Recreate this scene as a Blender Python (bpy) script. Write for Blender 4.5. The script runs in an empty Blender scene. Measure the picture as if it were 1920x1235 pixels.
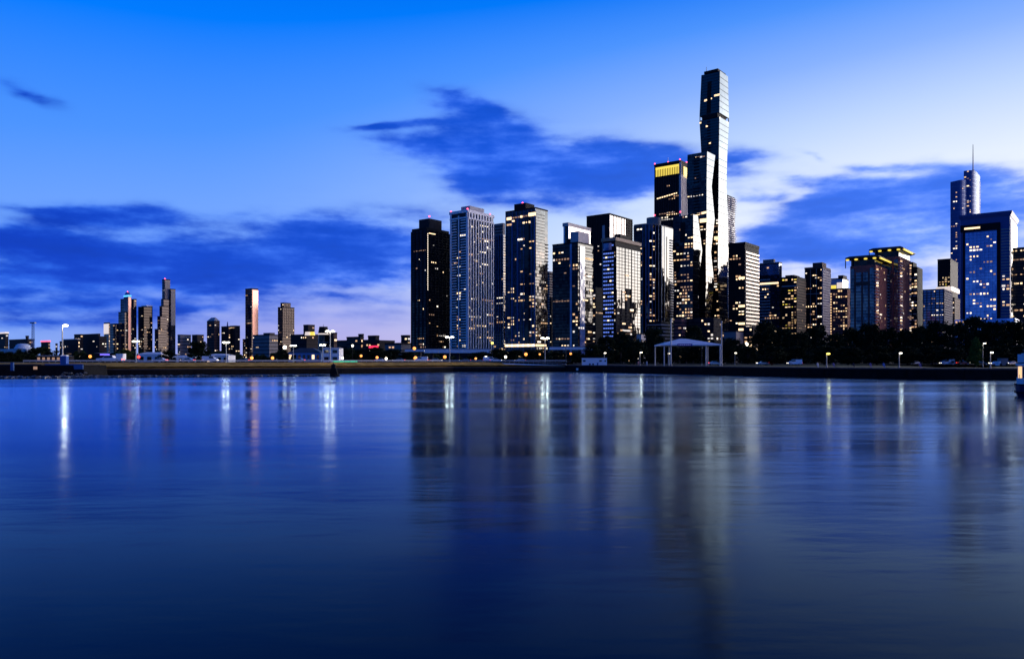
import bpy, math, random
from mathutils import Vector, Matrix
R = math.radians
scene = bpy.context.scene
col = scene.collection

# ------------------------------------------------------------------ camera
F, HY, CZ = 1458.0, 675.0, 4.5          # focal length in picture widths/1920, horizon row, eye height above the lake
cam_d = bpy.data.cameras.new('camera'); cam = bpy.data.objects.new('camera', cam_d); col.objects.link(cam)
cam.location = (0, 0, CZ); cam.rotation_euler = (R(90), 0, 0)
cam_d.sensor_width = 36; cam_d.lens = 36 * F / 1920; cam_d.shift_y = (HY - 617.5) / 1920
cam_d.clip_start = .5; cam_d.clip_end = 30000
scene.camera = cam

# ------------------------------------------------------------------ sky
SUN_AZ, SUN_EL, GLOW_AZ = R(90), R(4), R(64)
world = bpy.data.worlds.new('World'); scene.world = world; world.use_nodes = True
wt = world.node_tree; wt.nodes.clear()

class E:
    """small wrapper so that sky maths can be written as expressions"""
    def __init__(s, sock): s.s = sock
    def _b(a, op, b, c=None, clamp=False):
        n = wt.nodes.new('ShaderNodeMath'); n.operation = op; n.use_clamp = clamp
        for i, v in enumerate((a, b, c)):
            if v is None: continue
            if isinstance(v, E): wt.links.new(v.s, n.inputs[i])
            else: n.inputs[i].default_value = v
        return E(n.outputs[0])
    def __add__(a, b): return a._b('ADD', b)
    def __radd__(a, b): return a._b('ADD', b)
    def __sub__(a, b): return a._b('SUBTRACT', b)
    def __rsub__(a, b): return E._b(b, 'SUBTRACT', a)
    def __mul__(a, b): return a._b('MULTIPLY', b)
    def __rmul__(a, b): return a._b('MULTIPLY', b)
    def __truediv__(a, b): return a._b('DIVIDE', b)
    def pw(a, b): return a._b('POWER', b)
    def mx(a, b): return a._b('MAXIMUM', b)
    def mn(a, b): return a._b('MINIMUM', b)
    def gt(a, b): return a._b('GREATER_THAN', b)
    def ss(a, lo, hi, t0=0., t1=1.):
        n = wt.nodes.new('ShaderNodeMapRange'); n.interpolation_type = 'SMOOTHSTEP'
        wt.links.new(a.s, n.inputs[0])
        for i, v in enumerate((lo, hi, t0, t1)): n.inputs[i + 1].default_value = v
        return E(n.outputs[0])
def wramp(fac, stops):
    n = wt.nodes.new('ShaderNodeValToRGB'); wt.links.new(fac.s, n.inputs[0])
    els = n.color_ramp.elements
    while len(els) < len(stops): els.new(.5)
    for e, (p, c) in zip(els, stops): e.position = p; e.color = (*c, 1)
    return n.outputs[0]
def wmix(fac, a, b):
    n = wt.nodes.new('ShaderNodeMix'); n.data_type = 'RGBA'; n.clamp_factor = True
    for s, v in ((n.inputs[0], fac.s if isinstance(fac, E) else fac), (n.inputs[6], a), (n.inputs[7], b)):
        if hasattr(v, 'is_linked'): wt.links.new(v, s)
        elif isinstance(v, tuple): s.default_value = (*v, 1)
        else: s.default_value = v
    return n.outputs[2]
def wscale(c, k):
    n = wt.nodes.new('ShaderNodeVectorMath'); n.operation = 'SCALE'
    wt.links.new(c, n.inputs[0])
    if isinstance(k, E): wt.links.new(k.s, n.inputs[3])
    else: n.inputs[3].default_value = k
    return n.outputs[0]
def wadd(a, b):
    n = wt.nodes.new('ShaderNodeVectorMath'); n.operation = 'ADD'
    wt.links.new(a, n.inputs[0]); wt.links.new(b, n.inputs[1]); return n.outputs[0]

tc = wt.nodes.new('ShaderNodeTexCoord')
sp = wt.nodes.new('ShaderNodeSeparateXYZ'); wt.links.new(tc.outputs['Generated'], sp.inputs[0])
dx, dy, dz = (E(sp.outputs[i]) for i in range(3))
hlen = (dx * dx + dy * dy).pw(.5).mx(.001)
g = ((dx * math.sin(GLOW_AZ) + dy * math.cos(GLOW_AZ)) / hlen) * .5 + .5        # 1 towards the sunset, 0 away from it
el = dz.mx(0.)._b('ARCSINE', None) * 57.2958                                   # elevation in degrees
# how far the blue is washed out: by the horizon and by the sunset side
wh = g.ss(.0, .62, .46, .69) + g.ss(.52, 1., 0., .92)
fe = 1. - (el / 29.).pw(1.5)
w = (wh * fe.mx(-.3)).mx(0.)
base = wramp((w / 1.4).mn(1.), [(0, (0., .13, .90)), (.16, (.0, .20, 1.)), (.30, (.075, .30, 1.)), (.46, (.25, .45, 1.)),
                               (.62, (.52, .68, 1.)), (.80, (.84, .91, 1.)), (1., (1., .98, .97))])
# low lavender / pink rim and warm glow on the sunset side
rim = el.ss(9., 0.) * g.ss(.34, .60)
base = wmix(rim * .80, base, wramp(g, [(.4, (.16, .24, .74)), (.62, (.50, .40, .76)), (.9, (.62, .62, .92))]))
glow = g.ss(.945, 1.) * el.ss(31., 2.)
base = wadd(base, wscale(wmix(el.ss(16., 3.), (.85, .93, 1.), (1.0, .86, .74)), glow * 11.0))
# clouds
cp = wt.nodes.new('ShaderNodeCombineXYZ')
yy = dy.mx(.2)
pxn = 960. + F * (dx / yy); pyn = HY - F * (dz / yy)
wt.links.new(pxn.s, cp.inputs[0]); wt.links.new(pyn.s, cp.inputs[1])
def wnoise(scale, detail, rough, stretch, seed=0.):
    m = wt.nodes.new('ShaderNodeMapping'); m.inputs['Scale'].default_value = (1, 1, stretch); m.inputs['Location'].default_value = (seed, seed * .7, 0)
    wt.links.new(tc.outputs['Generated'], m.inputs[0])
    n = wt.nodes.new('ShaderNodeTexNoise'); n.inputs['Scale'].default_value = scale; n.inputs['Detail'].default_value = detail
    n.inputs['Roughness'].default_value = rough
    wt.links.new(m.outputs[0], n.inputs['Vector']); return n
nw = wnoise(5.5, 4, .55, 2.6, 3.1)
v1 = wt.nodes.new('ShaderNodeVectorMath'); v1.operation = 'SUBTRACT'; wt.links.new(nw.outputs['Color'], v1.inputs[0]); v1.inputs[1].default_value = (.5, .5, .5)
v2 = wt.nodes.new('ShaderNodeVectorMath'); v2.operation = 'MULTIPLY'; wt.links.new(v1.outputs[0], v2.inputs[0]); v2.inputs[1].default_value = (300, 80, 0)
v3 = wt.nodes.new('ShaderNodeVectorMath'); v3.operation = 'ADD'; wt.links.new(cp.outputs[0], v3.inputs[0]); wt.links.new(v2.outputs[0], v3.inputs[1])
CL = [  # centre, half axes, turn, weight
    (800, 272, 95, 20, 4, 1.), (950, 292, 110, 50, 8, 1.4), (1085, 312, 150, 46, 5, 1.4), (1200, 326, 100, 34, 0, 1.3), (935, 340, 65, 34, 0, 1.2),
    (690, 236, 45, 8, -5, .55), (755, 226, 45, 11, -8, .6), (850, 190, 65, 16, 12, .6), (840, 228, 55, 13, 0, .6), (900, 215, 60, 22, 25, .5),
    (1410, 295, 70, 18, 2, .8), (1390, 332, 40, 18, 0, .5), (1400, 368, 40, 10, 0, .7), (1060, 388, 140, 16, 0, .42),
    (1680, 315, 50, 9, 4, .9), (1775, 318, 50, 14, 0, .75), (1555, 378, 85, 20, -12, .85), (1680, 358, 120, 26, 0, 1.3),
    (1690, 425, 180, 60, 0, 1.4), (1850, 352, 100, 26, 0, .65), (1590, 460, 160, 46, 0, 1.2), (1430, 446, 60, 24, 0, .5), (1880, 430, 90, 90, 0, .8),
    (1490, 345, 45, 10, 0, .5), (1549, 294, 18, 6, 15, .45), (1600, 540, 260, 40, 0, .35),
    (110, 400, 100, 13, 4, .9), (240, 412, 110, 18, 3, 1.), (50, 448, 130, 24, 6, 1.05), (210, 470, 210, 30, 2, 1.05),
    (430, 482, 170, 26, 2, 1.05), (560, 455, 105, 42, -8, 1.1), (700, 455, 110, 48, 0, 1.05), (300, 505, 320, 26, 0, .85),
    (100, 525, 210, 30, 0, .95), (610, 522, 110, 16, 0, .65), (420, 540, 140, 12, 0, .5), (130, 572, 220, 12, 0, .7), (70, 600, 150, 9, 0, .6),
    (330, 565, 460, 60, 0, .38), (150, 500, 300, 70, 0, .25), (640, 440, 190, 60, 0, .2), (1080, 310, 200, 60, 4, .2), (1720, 440, 240, 90, 0, .2), (1650, 590, 400, 60, 0, .3),
    (430, 412, 55, 12, 5, .35), (400, 575, 80, 8, 0, .35), (70, 174, 60, 14, 18, .5), (640, 560, 120, 8, 0, .25)]
M_ = None
for cx, cy, rx, ry, rot, a in CL:
    m = wt.nodes.new('ShaderNodeMapping'); m.vector_type = 'TEXTURE'
    m.inputs['Location'].default_value = (cx, cy, 0); m.inputs['Rotation'].default_value = (0, 0, R(rot)); m.inputs['Scale'].default_value = (rx, ry, 1)
    wt.links.new(v3.outputs[0], m.inputs[0])
    d = wt.nodes.new('ShaderNodeVectorMath'); d.operation = 'DOT_PRODUCT'; wt.links.new(m.outputs[0], d.inputs[0]); wt.links.new(m.outputs[0], d.inputs[1])
    q = E._b(.367879, 'POWER', E(d.outputs['Value']))
    M_ = q * a if M_ is None else q._b('MULTIPLY_ADD', a, M_)
infront = dy.ss(.2, .45)
elsewhere = el.ss(1., 5.) * el.ss(22., 10.) * .62 * (1. - g.ss(.86, .98) * .55)            # the same kind of cloud bank goes on round the horizon
M_ = (1. - E._b(.367879, 'POWER', M_ * 1.25)) * 1.12 * infront + elsewhere * (1. - infront)
nf = wnoise(10., 5, .62, 3.0, 1.7); ng = wnoise(3.4, 3, .6, 8., 5.3)
nz = (E(nf.outputs['Fac']) - .5) * 1.35 + (E(ng.outputs['Fac']) - .5) * 1.6
dens = M_ + nz * (M_ * 2.2).mn(1.)
cover = dens.ss(-.02, .80)
core = (dens + nz * .9).ss(.05, 1.25)
c_thin = wramp(g, [(0, (.02, .09, .45)), (.43, (.02, .13, .74)), (.72, (.07, .21, .90)), (.93, (.22, .38, .98)), (1., (.8, .75, .9))])
c_core = wramp(g, [(0, (.0, .03, .26)), (.43, (.0, .040, .54)), (.72, (.004, .088, .72)), (.93, (.03, .17, .92)), (1., (.3, .38, .9))])
ccol = wscale(wmix(core, c_thin, c_core), 1.05 - nz * .45)
skyc = wmix(cover * .97, base, ccol)
# dusk: the vault darkens overhead and away from the sunset
dim = g.ss(.0, .44, .70, 1.) * el.ss(21., 46., 1., .18)
skyc = wscale(skyc, dim)
# physical sky underneath (low sun)
ns = wt.nodes.new('ShaderNodeTexSky'); ns.sky_type = 'NISHITA'; ns.sun_disc = False
ns.sun_elevation = SUN_EL; ns.sun_rotation = SUN_AZ; ns.air_density = 1.0; ns.dust_density = .5; ns.ozone_density = 4.0
skyc = wadd(skyc, wscale(ns.outputs[0], .003))
bg = wt.nodes.new('ShaderNodeBackground'); wt.links.new(skyc, bg.inputs[0]); bg.inputs[1].default_value = 1.0
world.cycles.sampling_method = 'MANUAL'; world.cycles.sample_map_resolution = 512
wo = wt.nodes.new('ShaderNodeOutputWorld'); wt.links.new(bg.outputs[0], wo.inputs[0])

# afterglow of the set sun: very low, wide, warm
sl = bpy.data.lights.new('sun', 'SUN'); sl.energy = 1.1; sl.angle = R(30); sl.color = (1., .70, .55)
so = bpy.data.objects.new('sun', sl); col.objects.link(so)
_d = Vector((math.sin(SUN_AZ) * math.cos(SUN_EL), math.cos(SUN_AZ) * math.cos(SUN_EL), math.sin(SUN_EL)))
so.rotation_euler = _d.to_track_quat('Z', 'Y').to_euler(); so.location = (300, 100, 300)

vs = scene.view_settings; vs.view_transform = 'Standard'; vs.look = 'None'; vs.exposure = 0; vs.gamma = 1; vs.use_curve_mapping = False
scene.render.engine = 'CYCLES'
cy = scene.cycles; cy.use_denoising = True; cy.max_bounces = 6; cy.diffuse_bounces = 2; cy.glossy_bounces = 4; cy.sample_clamp_indirect = 6
cy.caustics_reflective = False; cy.caustics_refractive = False

#STRUCTURE
# ------------------------------------------------------------------ helpers
T = R(38)                                # the street grid is turned this much against the view
def X(px, D): return (px - 960) * D / F
def Z(py, D): return CZ - (py - HY) * D / F
def S(n, D): return n * D / F

MATS = {}
def mat(name, base, rough=.8, metal=0., ior=1.5, emit=None, estr=0., var=0., vscale=.3, bump=0., bscale=1., spec=None, sample=True):
    m = bpy.data.materials.new(name); m.use_nodes = True; nt = m.node_tree; b = nt.nodes['Principled BSDF']
    b.inputs['Base Color'].default_value = (*base, 1); b.inputs['Roughness'].default_value = rough
    b.inputs['Metallic'].default_value = metal; b.inputs['IOR'].default_value = ior
    if spec is not None: b.inputs['Specular IOR Level'].default_value = spec
    if emit: b.inputs['Emission Color'].default_value = (*emit, 1); b.inputs['Emission Strength'].default_value = estr
    if not sample: m.cycles.emission_sampling = 'NONE'
    if var or bump:
        tcn = nt.nodes.new('ShaderNodeTexCoord')
        n = nt.nodes.new('ShaderNodeTexNoise'); n.inputs['Scale'].default_value = vscale; n.inputs['Detail'].default_value = 5
        nt.links.new(tcn.outputs['Object'], n.inputs['Vector'])
        if var:
            r = nt.nodes.new('ShaderNodeMapRange'); r.inputs[1].default_value = .3; r.inputs[2].default_value = .7
            r.inputs[3].default_value = 1 - var; r.inputs[4].default_value = 1 + var
            nt.links.new(n.outputs['Fac'], r.inputs[0])
            x = nt.nodes.new('ShaderNodeVectorMath'); x.operation = 'SCALE'; x.inputs[0].default_value = base
            nt.links.new(r.outputs[0], x.inputs[3]); nt.links.new(x.outputs[0], b.inputs['Base Color'])
        if bump:
            n2 = nt.nodes.new('ShaderNodeTexNoise'); n2.inputs['Scale'].default_value = bscale; n2.inputs['Detail'].default_value = 4
            nt.links.new(tcn.outputs['Object'], n2.inputs['Vector'])
            bm_ = nt.nodes.new('ShaderNodeBump'); bm_.inputs['Strength'].default_value = bump; bm_.inputs['Distance'].default_value = .2
            nt.links.new(n2.outputs['Fac'], bm_.inputs['Height']); nt.links.new(bm_.outputs[0], b.inputs['Normal'])
    MATS[name] = m; return m
def glass(name, base, ior=1.9, rough=.06, tilt=.03, wave=.012, blinds=.5, cell=(3., 3., 3.4)):
    """curtain wall: dark coated glass, each pane a little out of plane, some with blinds behind"""
    m = bpy.data.materials.new(name); m.use_nodes = True; nt = m.node_tree; b = nt.nodes['Principled BSDF']; L = nt.links.new
    b.inputs['Roughness'].default_value = rough; b.inputs['IOR'].default_value = ior
    tcn = nt.nodes.new('ShaderNodeTexCoord'); ge = nt.nodes.new('ShaderNodeNewGeometry')
    sn = nt.nodes.new('ShaderNodeVectorMath'); sn.operation = 'SNAP'; sn.inputs[1].default_value = cell; L(tcn.outputs['Object'], sn.inputs[0])
    wn = nt.nodes.new('ShaderNodeTexWhiteNoise'); wn.noise_dimensions = '3D'; L(sn.outputs[0], wn.inputs['Vector'])
    no = nt.nodes.new('ShaderNodeTexNoise'); no.inputs['Scale'].default_value = .035; no.inputs['Detail'].default_value = 2; L(tcn.outputs['Object'], no.inputs['Vector'])
    def off(sock, k):
        a = nt.nodes.new('ShaderNodeVectorMath'); a.operation = 'SUBTRACT'; a.inputs[1].default_value = (.5, .5, .5); L(sock, a.inputs[0])
        c = nt.nodes.new('ShaderNodeVectorMath'); c.operation = 'SCALE'; c.inputs[3].default_value = k; L(a.outputs[0], c.inputs[0]); return c.outputs[0]
    a1 = nt.nodes.new('ShaderNodeVectorMath'); a1.operation = 'ADD'; L(off(wn.outputs['Color'], tilt), a1.inputs[0]); L(off(no.outputs['Color'], wave * 8), a1.inputs[1])
    a2 = nt.nodes.new('ShaderNodeVectorMath'); a2.operation = 'ADD'; L(a1.outputs[0], a2.inputs[0]); L(ge.outputs['Normal'], a2.inputs[1])
    nn = nt.nodes.new('ShaderNodeVectorMath'); nn.operation = 'NORMALIZE'; L(a2.outputs[0], nn.inputs[0]); L(nn.outputs[0], b.inputs['Normal'])
    mr = nt.nodes.new('ShaderNodeMapRange'); mr.inputs[1].default_value = .6; mr.inputs[2].default_value = 1.; mr.inputs[3].default_value = 1.; mr.inputs[4].default_value = 1. + blinds * 5
    L(wn.outputs['Value'], mr.inputs[0])
    sc = nt.nodes.new('ShaderNodeVectorMath'); sc.operation = 'SCALE'; sc.inputs[0].default_value = base; L(mr.outputs[0], sc.inputs[3]); L(sc.outputs[0], b.inputs['Base Color'])
    MATS[name] = m; return m

glass('glass_dark', (.003, .004, .006), 1.42)
glass('glass_navy', (.004, .008, .022), 1.5)
glass('glass_mirror', (.003, .004, .007), 1.56, .04, .022, blinds=.2)
glass('glass_blue', (.05, .12, .33), 2.4, .10, .02, blinds=.08)
glass('glass_silver', (.24, .36, .66), 1.5, .10, .02, blinds=0.)
MATS['glass_silver'].node_tree.nodes['Principled BSDF'].inputs['Metallic'].default_value = .8
glass('glass_slate', (.045, .10, .28), 1.12, .35, .02, blinds=0.)
glass('glass_teal', (.010, .028, .045), 2.2)
mat('stone_dark', (.030, .026, .030), .8, var=.25, spec=.12)
mat('stone_black', (.010, .010, .013), .7, var=.2, spec=.12)
mat('stone_brown', (.075, .040, .036), .85, var=.2)
mat('stone_grey', (.20, .19, .20), .85, var=.15)
mat('stone_pale', (.42, .40, .42), .8, var=.12)
mat('concrete_white', (.86, .86, .88), .7, var=.08)
mat('sunset_gloss', (.66, .60, .56), .34, .6)  # pale gloss carrying the bright sunset side in its colour
mat('sunset_rose', (.75, .46, .36), .34, .7)  # pink sunset glow put into the colour of right-hand faces
mat('metal_grey', (.25, .26, .28), .45, .6)
mat('metal_dark', (.03, .03, .035), .5, .4)
mat('metal_blue', (.05, .12, .30), .4, .3)
mat('brick_red', (.27, .085, .075), .9, var=.2)
mat('slab_black', (.012, .012, .015), .7, spec=.12)
mat('cladding_tan', (.33, .24, .17), .7, var=.15)
mat('win_warm', (.3, .2, .1), .5, emit=(1., .70, .40), estr=1.9, sample=False)
mat('win_amber', (.3, .2, .1), .5, emit=(1., .62, .30), estr=1.2, sample=False)
mat('win_white', (.3, .3, .3), .5, emit=(1., .84, .64), estr=2.0, sample=False)
mat('win_dim', (.2, .15, .1), .5, emit=(.8, .46, .28), estr=.42, sample=False)
mat('win_soft', (.3, .2, .1), .5, emit=(1., .58, .30), estr=.85, sample=False)
mat('win_cool', (.3, .3, .3), .5, emit=(1., .90, .80), estr=.9, sample=False)
mat('win_blue', (.1, .1, .2), .3, emit=(.14, .26, .95), estr=.8, sample=False)
mat('crown_yellow', (.4, .3, .05), .5, emit=(1., .74, .10), estr=1.1, sample=False)
mat('crown_white', (.5, .5, .5), .5, emit=(1., .84, .70), estr=.75, sample=False)
mat('crown_blue', (.1, .2, .5), .5, emit=(.10, .50, 1.), estr=1.5, sample=False)
mat('crown_pink', (.5, .1, .2), .5, emit=(1., .16, .30), estr=1.4, sample=False)
mat('beacon_red', (.4, .02, .05), .5, emit=(1., .08, .16), estr=5., sample=False)
mat('lamp_white', (.8, .8, .8), .5, emit=(1., .94, .74), estr=14., sample=False)
mat('lamp_orange', (.8, .5, .2), .5, emit=(1., .34, .05), estr=2.2, sample=False)
mat('lamp_yellow', (.8, .7, .2), .5, emit=(1., .78, .10), estr=3., sample=False)
mat('lamp_small', (.8, .8, .7), .5, emit=(1., .88, .66), estr=6., sample=False)
mat('tail_red', (.5, .02, .02), .4, emit=(1., .05, .04), estr=4., sample=False)
mat('sign_blue', (.1, .1, .5), .4, emit=(.22, .16, 1.), estr=1.6, sample=False)
mat('sign_red', (.5, .03, .05), .4, emit=(1., .03, .09), estr=1.6, sample=False)
mat('sign_green', (.02, .4, .2), .4, emit=(.02, .7, .36), estr=1., sample=False)

class MB:
    def __init__(s): s.v = []; s.f = []
    def add(s, vs, fs):
        o = len(s.v); s.v += [tuple(v) for v in vs]; s.f += [tuple(i + o for i in f) for f in fs]; return s
    def hexa(s, p):        # 8 points: bottom ring then top ring
        return s.add(p, [(3, 2, 1, 0), (4, 5, 6, 7), (0, 1, 5, 4), (1, 2, 6, 5), (2, 3, 7, 6), (3, 0, 4, 7)])
    def box(s, c, d, rz=0.):
        ca, sa = math.cos(rz), math.sin(rz); P = []
        for z in (-.5, .5):
            for x, y in ((-.5, -.5), (.5, -.5), (.5, .5), (-.5, .5)):
                x2, y2 = x * d[0], y * d[1]
                P.append((c[0] + x2 * ca - y2 * sa, c[1] + x2 * sa + y2 * ca, c[2] + z * d[2]))
        return s.hexa(P)
    def loft(s, rings, cap=True):
        n = len(rings[0]); vs = [p for r in rings for p in r]; fs = []
        for k in range(len(rings) - 1):
            for i in range(n):
                j = (i + 1) % n; fs.append((k * n + i, k * n + j, (k + 1) * n + j, (k + 1) * n + i))
        if cap: fs += [tuple(reversed(range(n))), tuple(range((len(rings) - 1) * n, len(rings) * n))]
        return s.add(vs, fs)
    def prism(s, pts, z0, z1): return s.loft([[(p[0], p[1], z0) for p in pts], [(p[0], p[1], z1) for p in pts]])
    def cyl(s, a, b, r0, r1=None, n=8):
        r1 = r0 if r1 is None else r1; a, b = Vector(a), Vector(b); d = (b - a).normalized()
        u = d.orthogonal().normalized(); w = d.cross(u)
        return s.loft([[a + (u * math.cos(2 * math.pi * i / n) + w * math.sin(2 * math.pi * i / n)) * r0 for i in range(n)],
                       [b + (u * math.cos(2 * math.pi * i / n) + w * math.sin(2 * math.pi * i / n)) * r1 for i in range(n)]])
    def ball(s, c, r, n=8, m=5, sq=(1, 1, 1)):
        rings = []
        for k in range(m + 1):
            th = math.pi * (.04 + .92 * k / m)
            rings.append([(c[0] + r * sq[0] * math.sin(th) * math.cos(2 * math.pi * i / n), c[1] + r * sq[1] * math.sin(th) * math.sin(2 * math.pi * i / n), c[2] - r * sq[2] * math.cos(th)) for i in range(n)])
        return s.loft(rings)
    def build(s, name, m, parent=None, kind=None, label=None, smooth=False):
        o_ = Vector((0, 0, 0))
        p = parent
        while p is not None:
            o_ += p.location; p = p.parent
        me = bpy.data.meshes.new(name); me.from_pydata([(v[0] - o_.x, v[1] - o_.y, v[2] - o_.z) for v in s.v], [], s.f)
        me.materials.append(MATS[m] if isinstance(m, str) else m); me.update()
        if smooth: me.polygons.foreach_set('use_smooth', [True] * len(me.polygons))
        ob = bpy.data.objects.new(name, me); col.objects.link(ob)
        if parent: ob.parent = parent
        if kind: ob['kind'] = kind
        if label: ob['label'] = label
        return ob
def tag(o, label=None, cat=None, group=None, kind=None):
    for k, v in (('label', label), ('category', cat), ('group', group), ('kind', kind)):
        if v: o[k] = v
    return o
def thing(name, label, cat, loc, group=None):
    o = bpy.data.objects.new(name, None); col.objects.link(o); o.location = loc; o.empty_display_size = 1
    return tag(o, label, cat, group)
def dup(o, name, me, parent, loc, rz=0., sc=(1, 1, 1)):
    ob = bpy.data.objects.new(name, me); col.objects.link(ob); ob.parent = parent; ob.location = loc; ob.rotation_euler = (0, 0, rz); ob.scale = sc
    return ob

class Face:
    """a flat facade seen from outside: bottom left, bottom right, top right, top left"""
    def __init__(s, a, b, c, d):
        s.p = [Vector(q) for q in (a, b, c, d)]
        s.u = (s.p[1] - s.p[0]).normalized(); s.n = s.u.cross(Vector((0, 0, 1))).normalized()
        s.W = (s.p[1] - s.p[0]).length; s.H = s.p[3].z - s.p[0].z
        s.rz = math.atan2(s.u.y, s.u.x)
    def pt(s, u, v): return s.p[0].lerp(s.p[1], u).lerp(s.p[3].lerp(s.p[2], u), v)
def bar_h(mb, fc, v, th, pr, u0=0., u1=1.):
    a, b = fc.pt(u0, v), fc.pt(u1, v); i = fc.n * .05; o = fc.n * pr; h = Vector((0, 0, th / 2))
    mb.hexa([a + o - h, b + o - h, b - i - h, a - i - h, a + o + h, b + o + h, b - i + h, a - i + h])
def bar_v(mb, fc, u, wd, pr, v0=0., v1=1.):
    k = wd / 2 / fc.W
    a0, b0, a1, b1 = fc.pt(u - k, v0), fc.pt(u + k, v0), fc.pt(u - k, v1), fc.pt(u + k, v1); i = fc.n * .05; o = fc.n * pr
    mb.hexa([a0 + o, b0 + o, b0 - i, a0 - i, a1 + o, b1 + o, b1 - i, a1 - i])
def panel(mb, fc, u0, u1, v0, v1, pr, inn=.05):
    i = fc.n * inn; o = fc.n * pr
    a, b, c, d = fc.pt(u0, v0), fc.pt(u1, v0), fc.pt(u1, v1), fc.pt(u0, v1)
    mb.hexa([a + o, b + o, b - i, a - i, d + o, c + o, c - i, d - i])
def floors(root, fc, fh=3.4, th=.7, pr=.35, m='slab_black', u0=0., u1=1., v0=0., v1=1., name='floor_band'):
    n = max(1, int(fc.H * (v1 - v0) / fh)); mb = MB()
    for k in range(1, n): bar_h(mb, fc, v0 + (v1 - v0) * k / n, th, pr, u0, u1)
    if mb.v: mb.build(name, m, root, 'stuff')
def fins(root, fc, sp=3., wd=.5, pr=.5, m='slab_black', u0=0., u1=1., v0=0., v1=1., name='fin'):
    n = max(1, round(fc.W * (u1 - u0) / sp)); mb = MB()
    for k in range(n + 1):
        uu = u0 + (u1 - u0) * k / n
        uu = min(max(uu, .5 * wd / fc.W), 1 - .5 * wd / fc.W)
        bar_v(mb, fc, uu, wd, pr, v0, v1)
    mb.build(name, m, root, 'stuff')
UNIT = {}
def unit(m):
    if m not in UNIT:
        me = bpy.data.meshes.new('window'); b = MB().box((0, 0, 0), (1, 1, 1)); me.from_pydata(b.v, [], b.f); me.materials.append(MATS[m]); UNIT[m] = me
    return UNIT[m]
def lit(root, fc, n, seed, u0=0., u1=1., v0=0., v1=1., fh=3.4, cw=3.2, run=3, pal=('win_warm', 'win_warm', 'win_white', 'win_amber', 'win_soft', 'win_soft', 'win_dim', 'win_dim', 'win_cool'), pr=.10, fill=.66, hh=.50):
    """single lit windows, in short runs along a floor"""
    rnd = random.Random(seed); rows = max(1, int(fc.H * (v1 - v0) / fh)); cols = max(1, int(fc.W * (u1 - u0) / cw)); seen = set(); made = 0; tries = 0
    while made < n and tries < n * 8:
        tries += 1
        r, c = rnd.randrange(rows), rnd.randrange(cols); m = rnd.choice(pal)
        for k in range(rnd.choice([1, 1, 1, 1, 2, 2, run, run, run + 3])):
            if c + k >= cols or (r, c + k) in seen: break
            seen.add((r, c + k)); made += 1
            one(root, fc, u0 + (u1 - u0) * (c + k + .5) / cols, v0 + (v1 - v0) * (r + .5) / rows, fc.W * (u1 - u0) / cols * fill * rnd.uniform(.55, 1.25), fc.H * (v1 - v0) / rows * hh * rnd.uniform(.6, 1.2), m if rnd.random() < .8 else rnd.choice(pal), pr)
def one(root, fc, u, v, w_, h_, m, pr=.10, name='window'):
    p = fc.pt(u, v) + fc.n * (pr / 2) - root.location
    return dup(None, name, unit(m), root, p, fc.rz, (w_, pr, h_))

def ring(D, xl, xc, xr, t=T, depth=None):
    """four plan corners (left, near, right, back) of a block whose edges are seen at these columns"""
    kl, kr = (xl - 960) / F, (xr - 960) / F; Cx = X(xc, D)
    a = (Cx - kl * D) / (math.cos(t) + kl * math.sin(t))
    den = math.sin(t) - kr * math.cos(t); b = (kr * D - Cx) / den if xr > xc and den > .02 else (depth or 25.)
    b = min(b, 70.)
    if depth: b = depth if xr <= xc else b
    C = Vector((Cx, D, 0)); ul = Vector((-math.cos(t), math.sin(t), 0)); ur = Vector((math.sin(t), math.cos(t), 0))
    return [C + ul * a, C, C + ur * b, C + ul * a + ur * b]
class Block:
    def __init__(s, D, xl, xc, xr, ytop, ybot=None, t=T, depth=None, z0=None, z1=None):
        s.r = ring(D, xl, xc, xr, t, depth); s.D = D
        s.z1 = Z(ytop, D) if z1 is None else z1; s.z0 = (Z(ybot, D) if ybot is not None else 2.0) if z0 is None else z0
        f = lambda p, z: (p.x, p.y, z)
        l, c, r, b = s.r
        s.L = Face(f(l, s.z0), f(c, s.z0), f(c, s.z1), f(l, s.z1)); s.R = Face(f(c, s.z0), f(r, s.z0), f(r, s.z1), f(c, s.z1))
    def body(s, root, m, name='wall'): return MB().prism(s.r, s.z0, s.z1).build(name, m, root)
    def grow(s, k):      # plan ring pushed out by k
        c = sum(s.r, Vector()) / 4; d = s.r
        ul = (d[0] - d[1]).normalized(); ur = (d[2] - d[1]).normalized()
        return [d[0] + ul * k - ur * k, d[1] - ul * k - ur * k, d[2] - ul * k + ur * k, d[3] + ul * k + ur * k]
    def cap(s, root, k, h, m, name='parapet', dz=.01): return MB().prism(s.grow(k), s.z1 + dz, s.z1 + dz + h).build(name, m, root)
    def pent(s, root, a0, a1, b0, b1, h, m, name='penthouse'):   # share of left edge a (0 near), share of right edge b
        d = s.r; ul = d[0] - d[1]; ur = d[2] - d[1]
        P = [d[1] + ul * a1 + ur * b0, d[1] + ul * a0 + ur * b0, d[1] + ul * a0 + ur * b1, d[1] + ul * a1 + ur * b1]
        return MB().prism(P, s.z1 + .02, s.z1 + h).build(name, m, root)
    def top(s, a, b): return s.r[1] + (s.r[0] - s.r[1]) * a + (s.r[2] - s.r[1]) * b
def tower_root(name, label, D, xc, cat='tower', group='skyscrapers of the waterfront'): return thing(name, label, cat, (X(xc, D), D + 8, 2.0), group)
def beacon(root, p, z, r=1.0, m='beacon_red'): MB().ball((p.x, p.y, z + r * .7), r, 6, 4).build('beacon', m, root)
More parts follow.
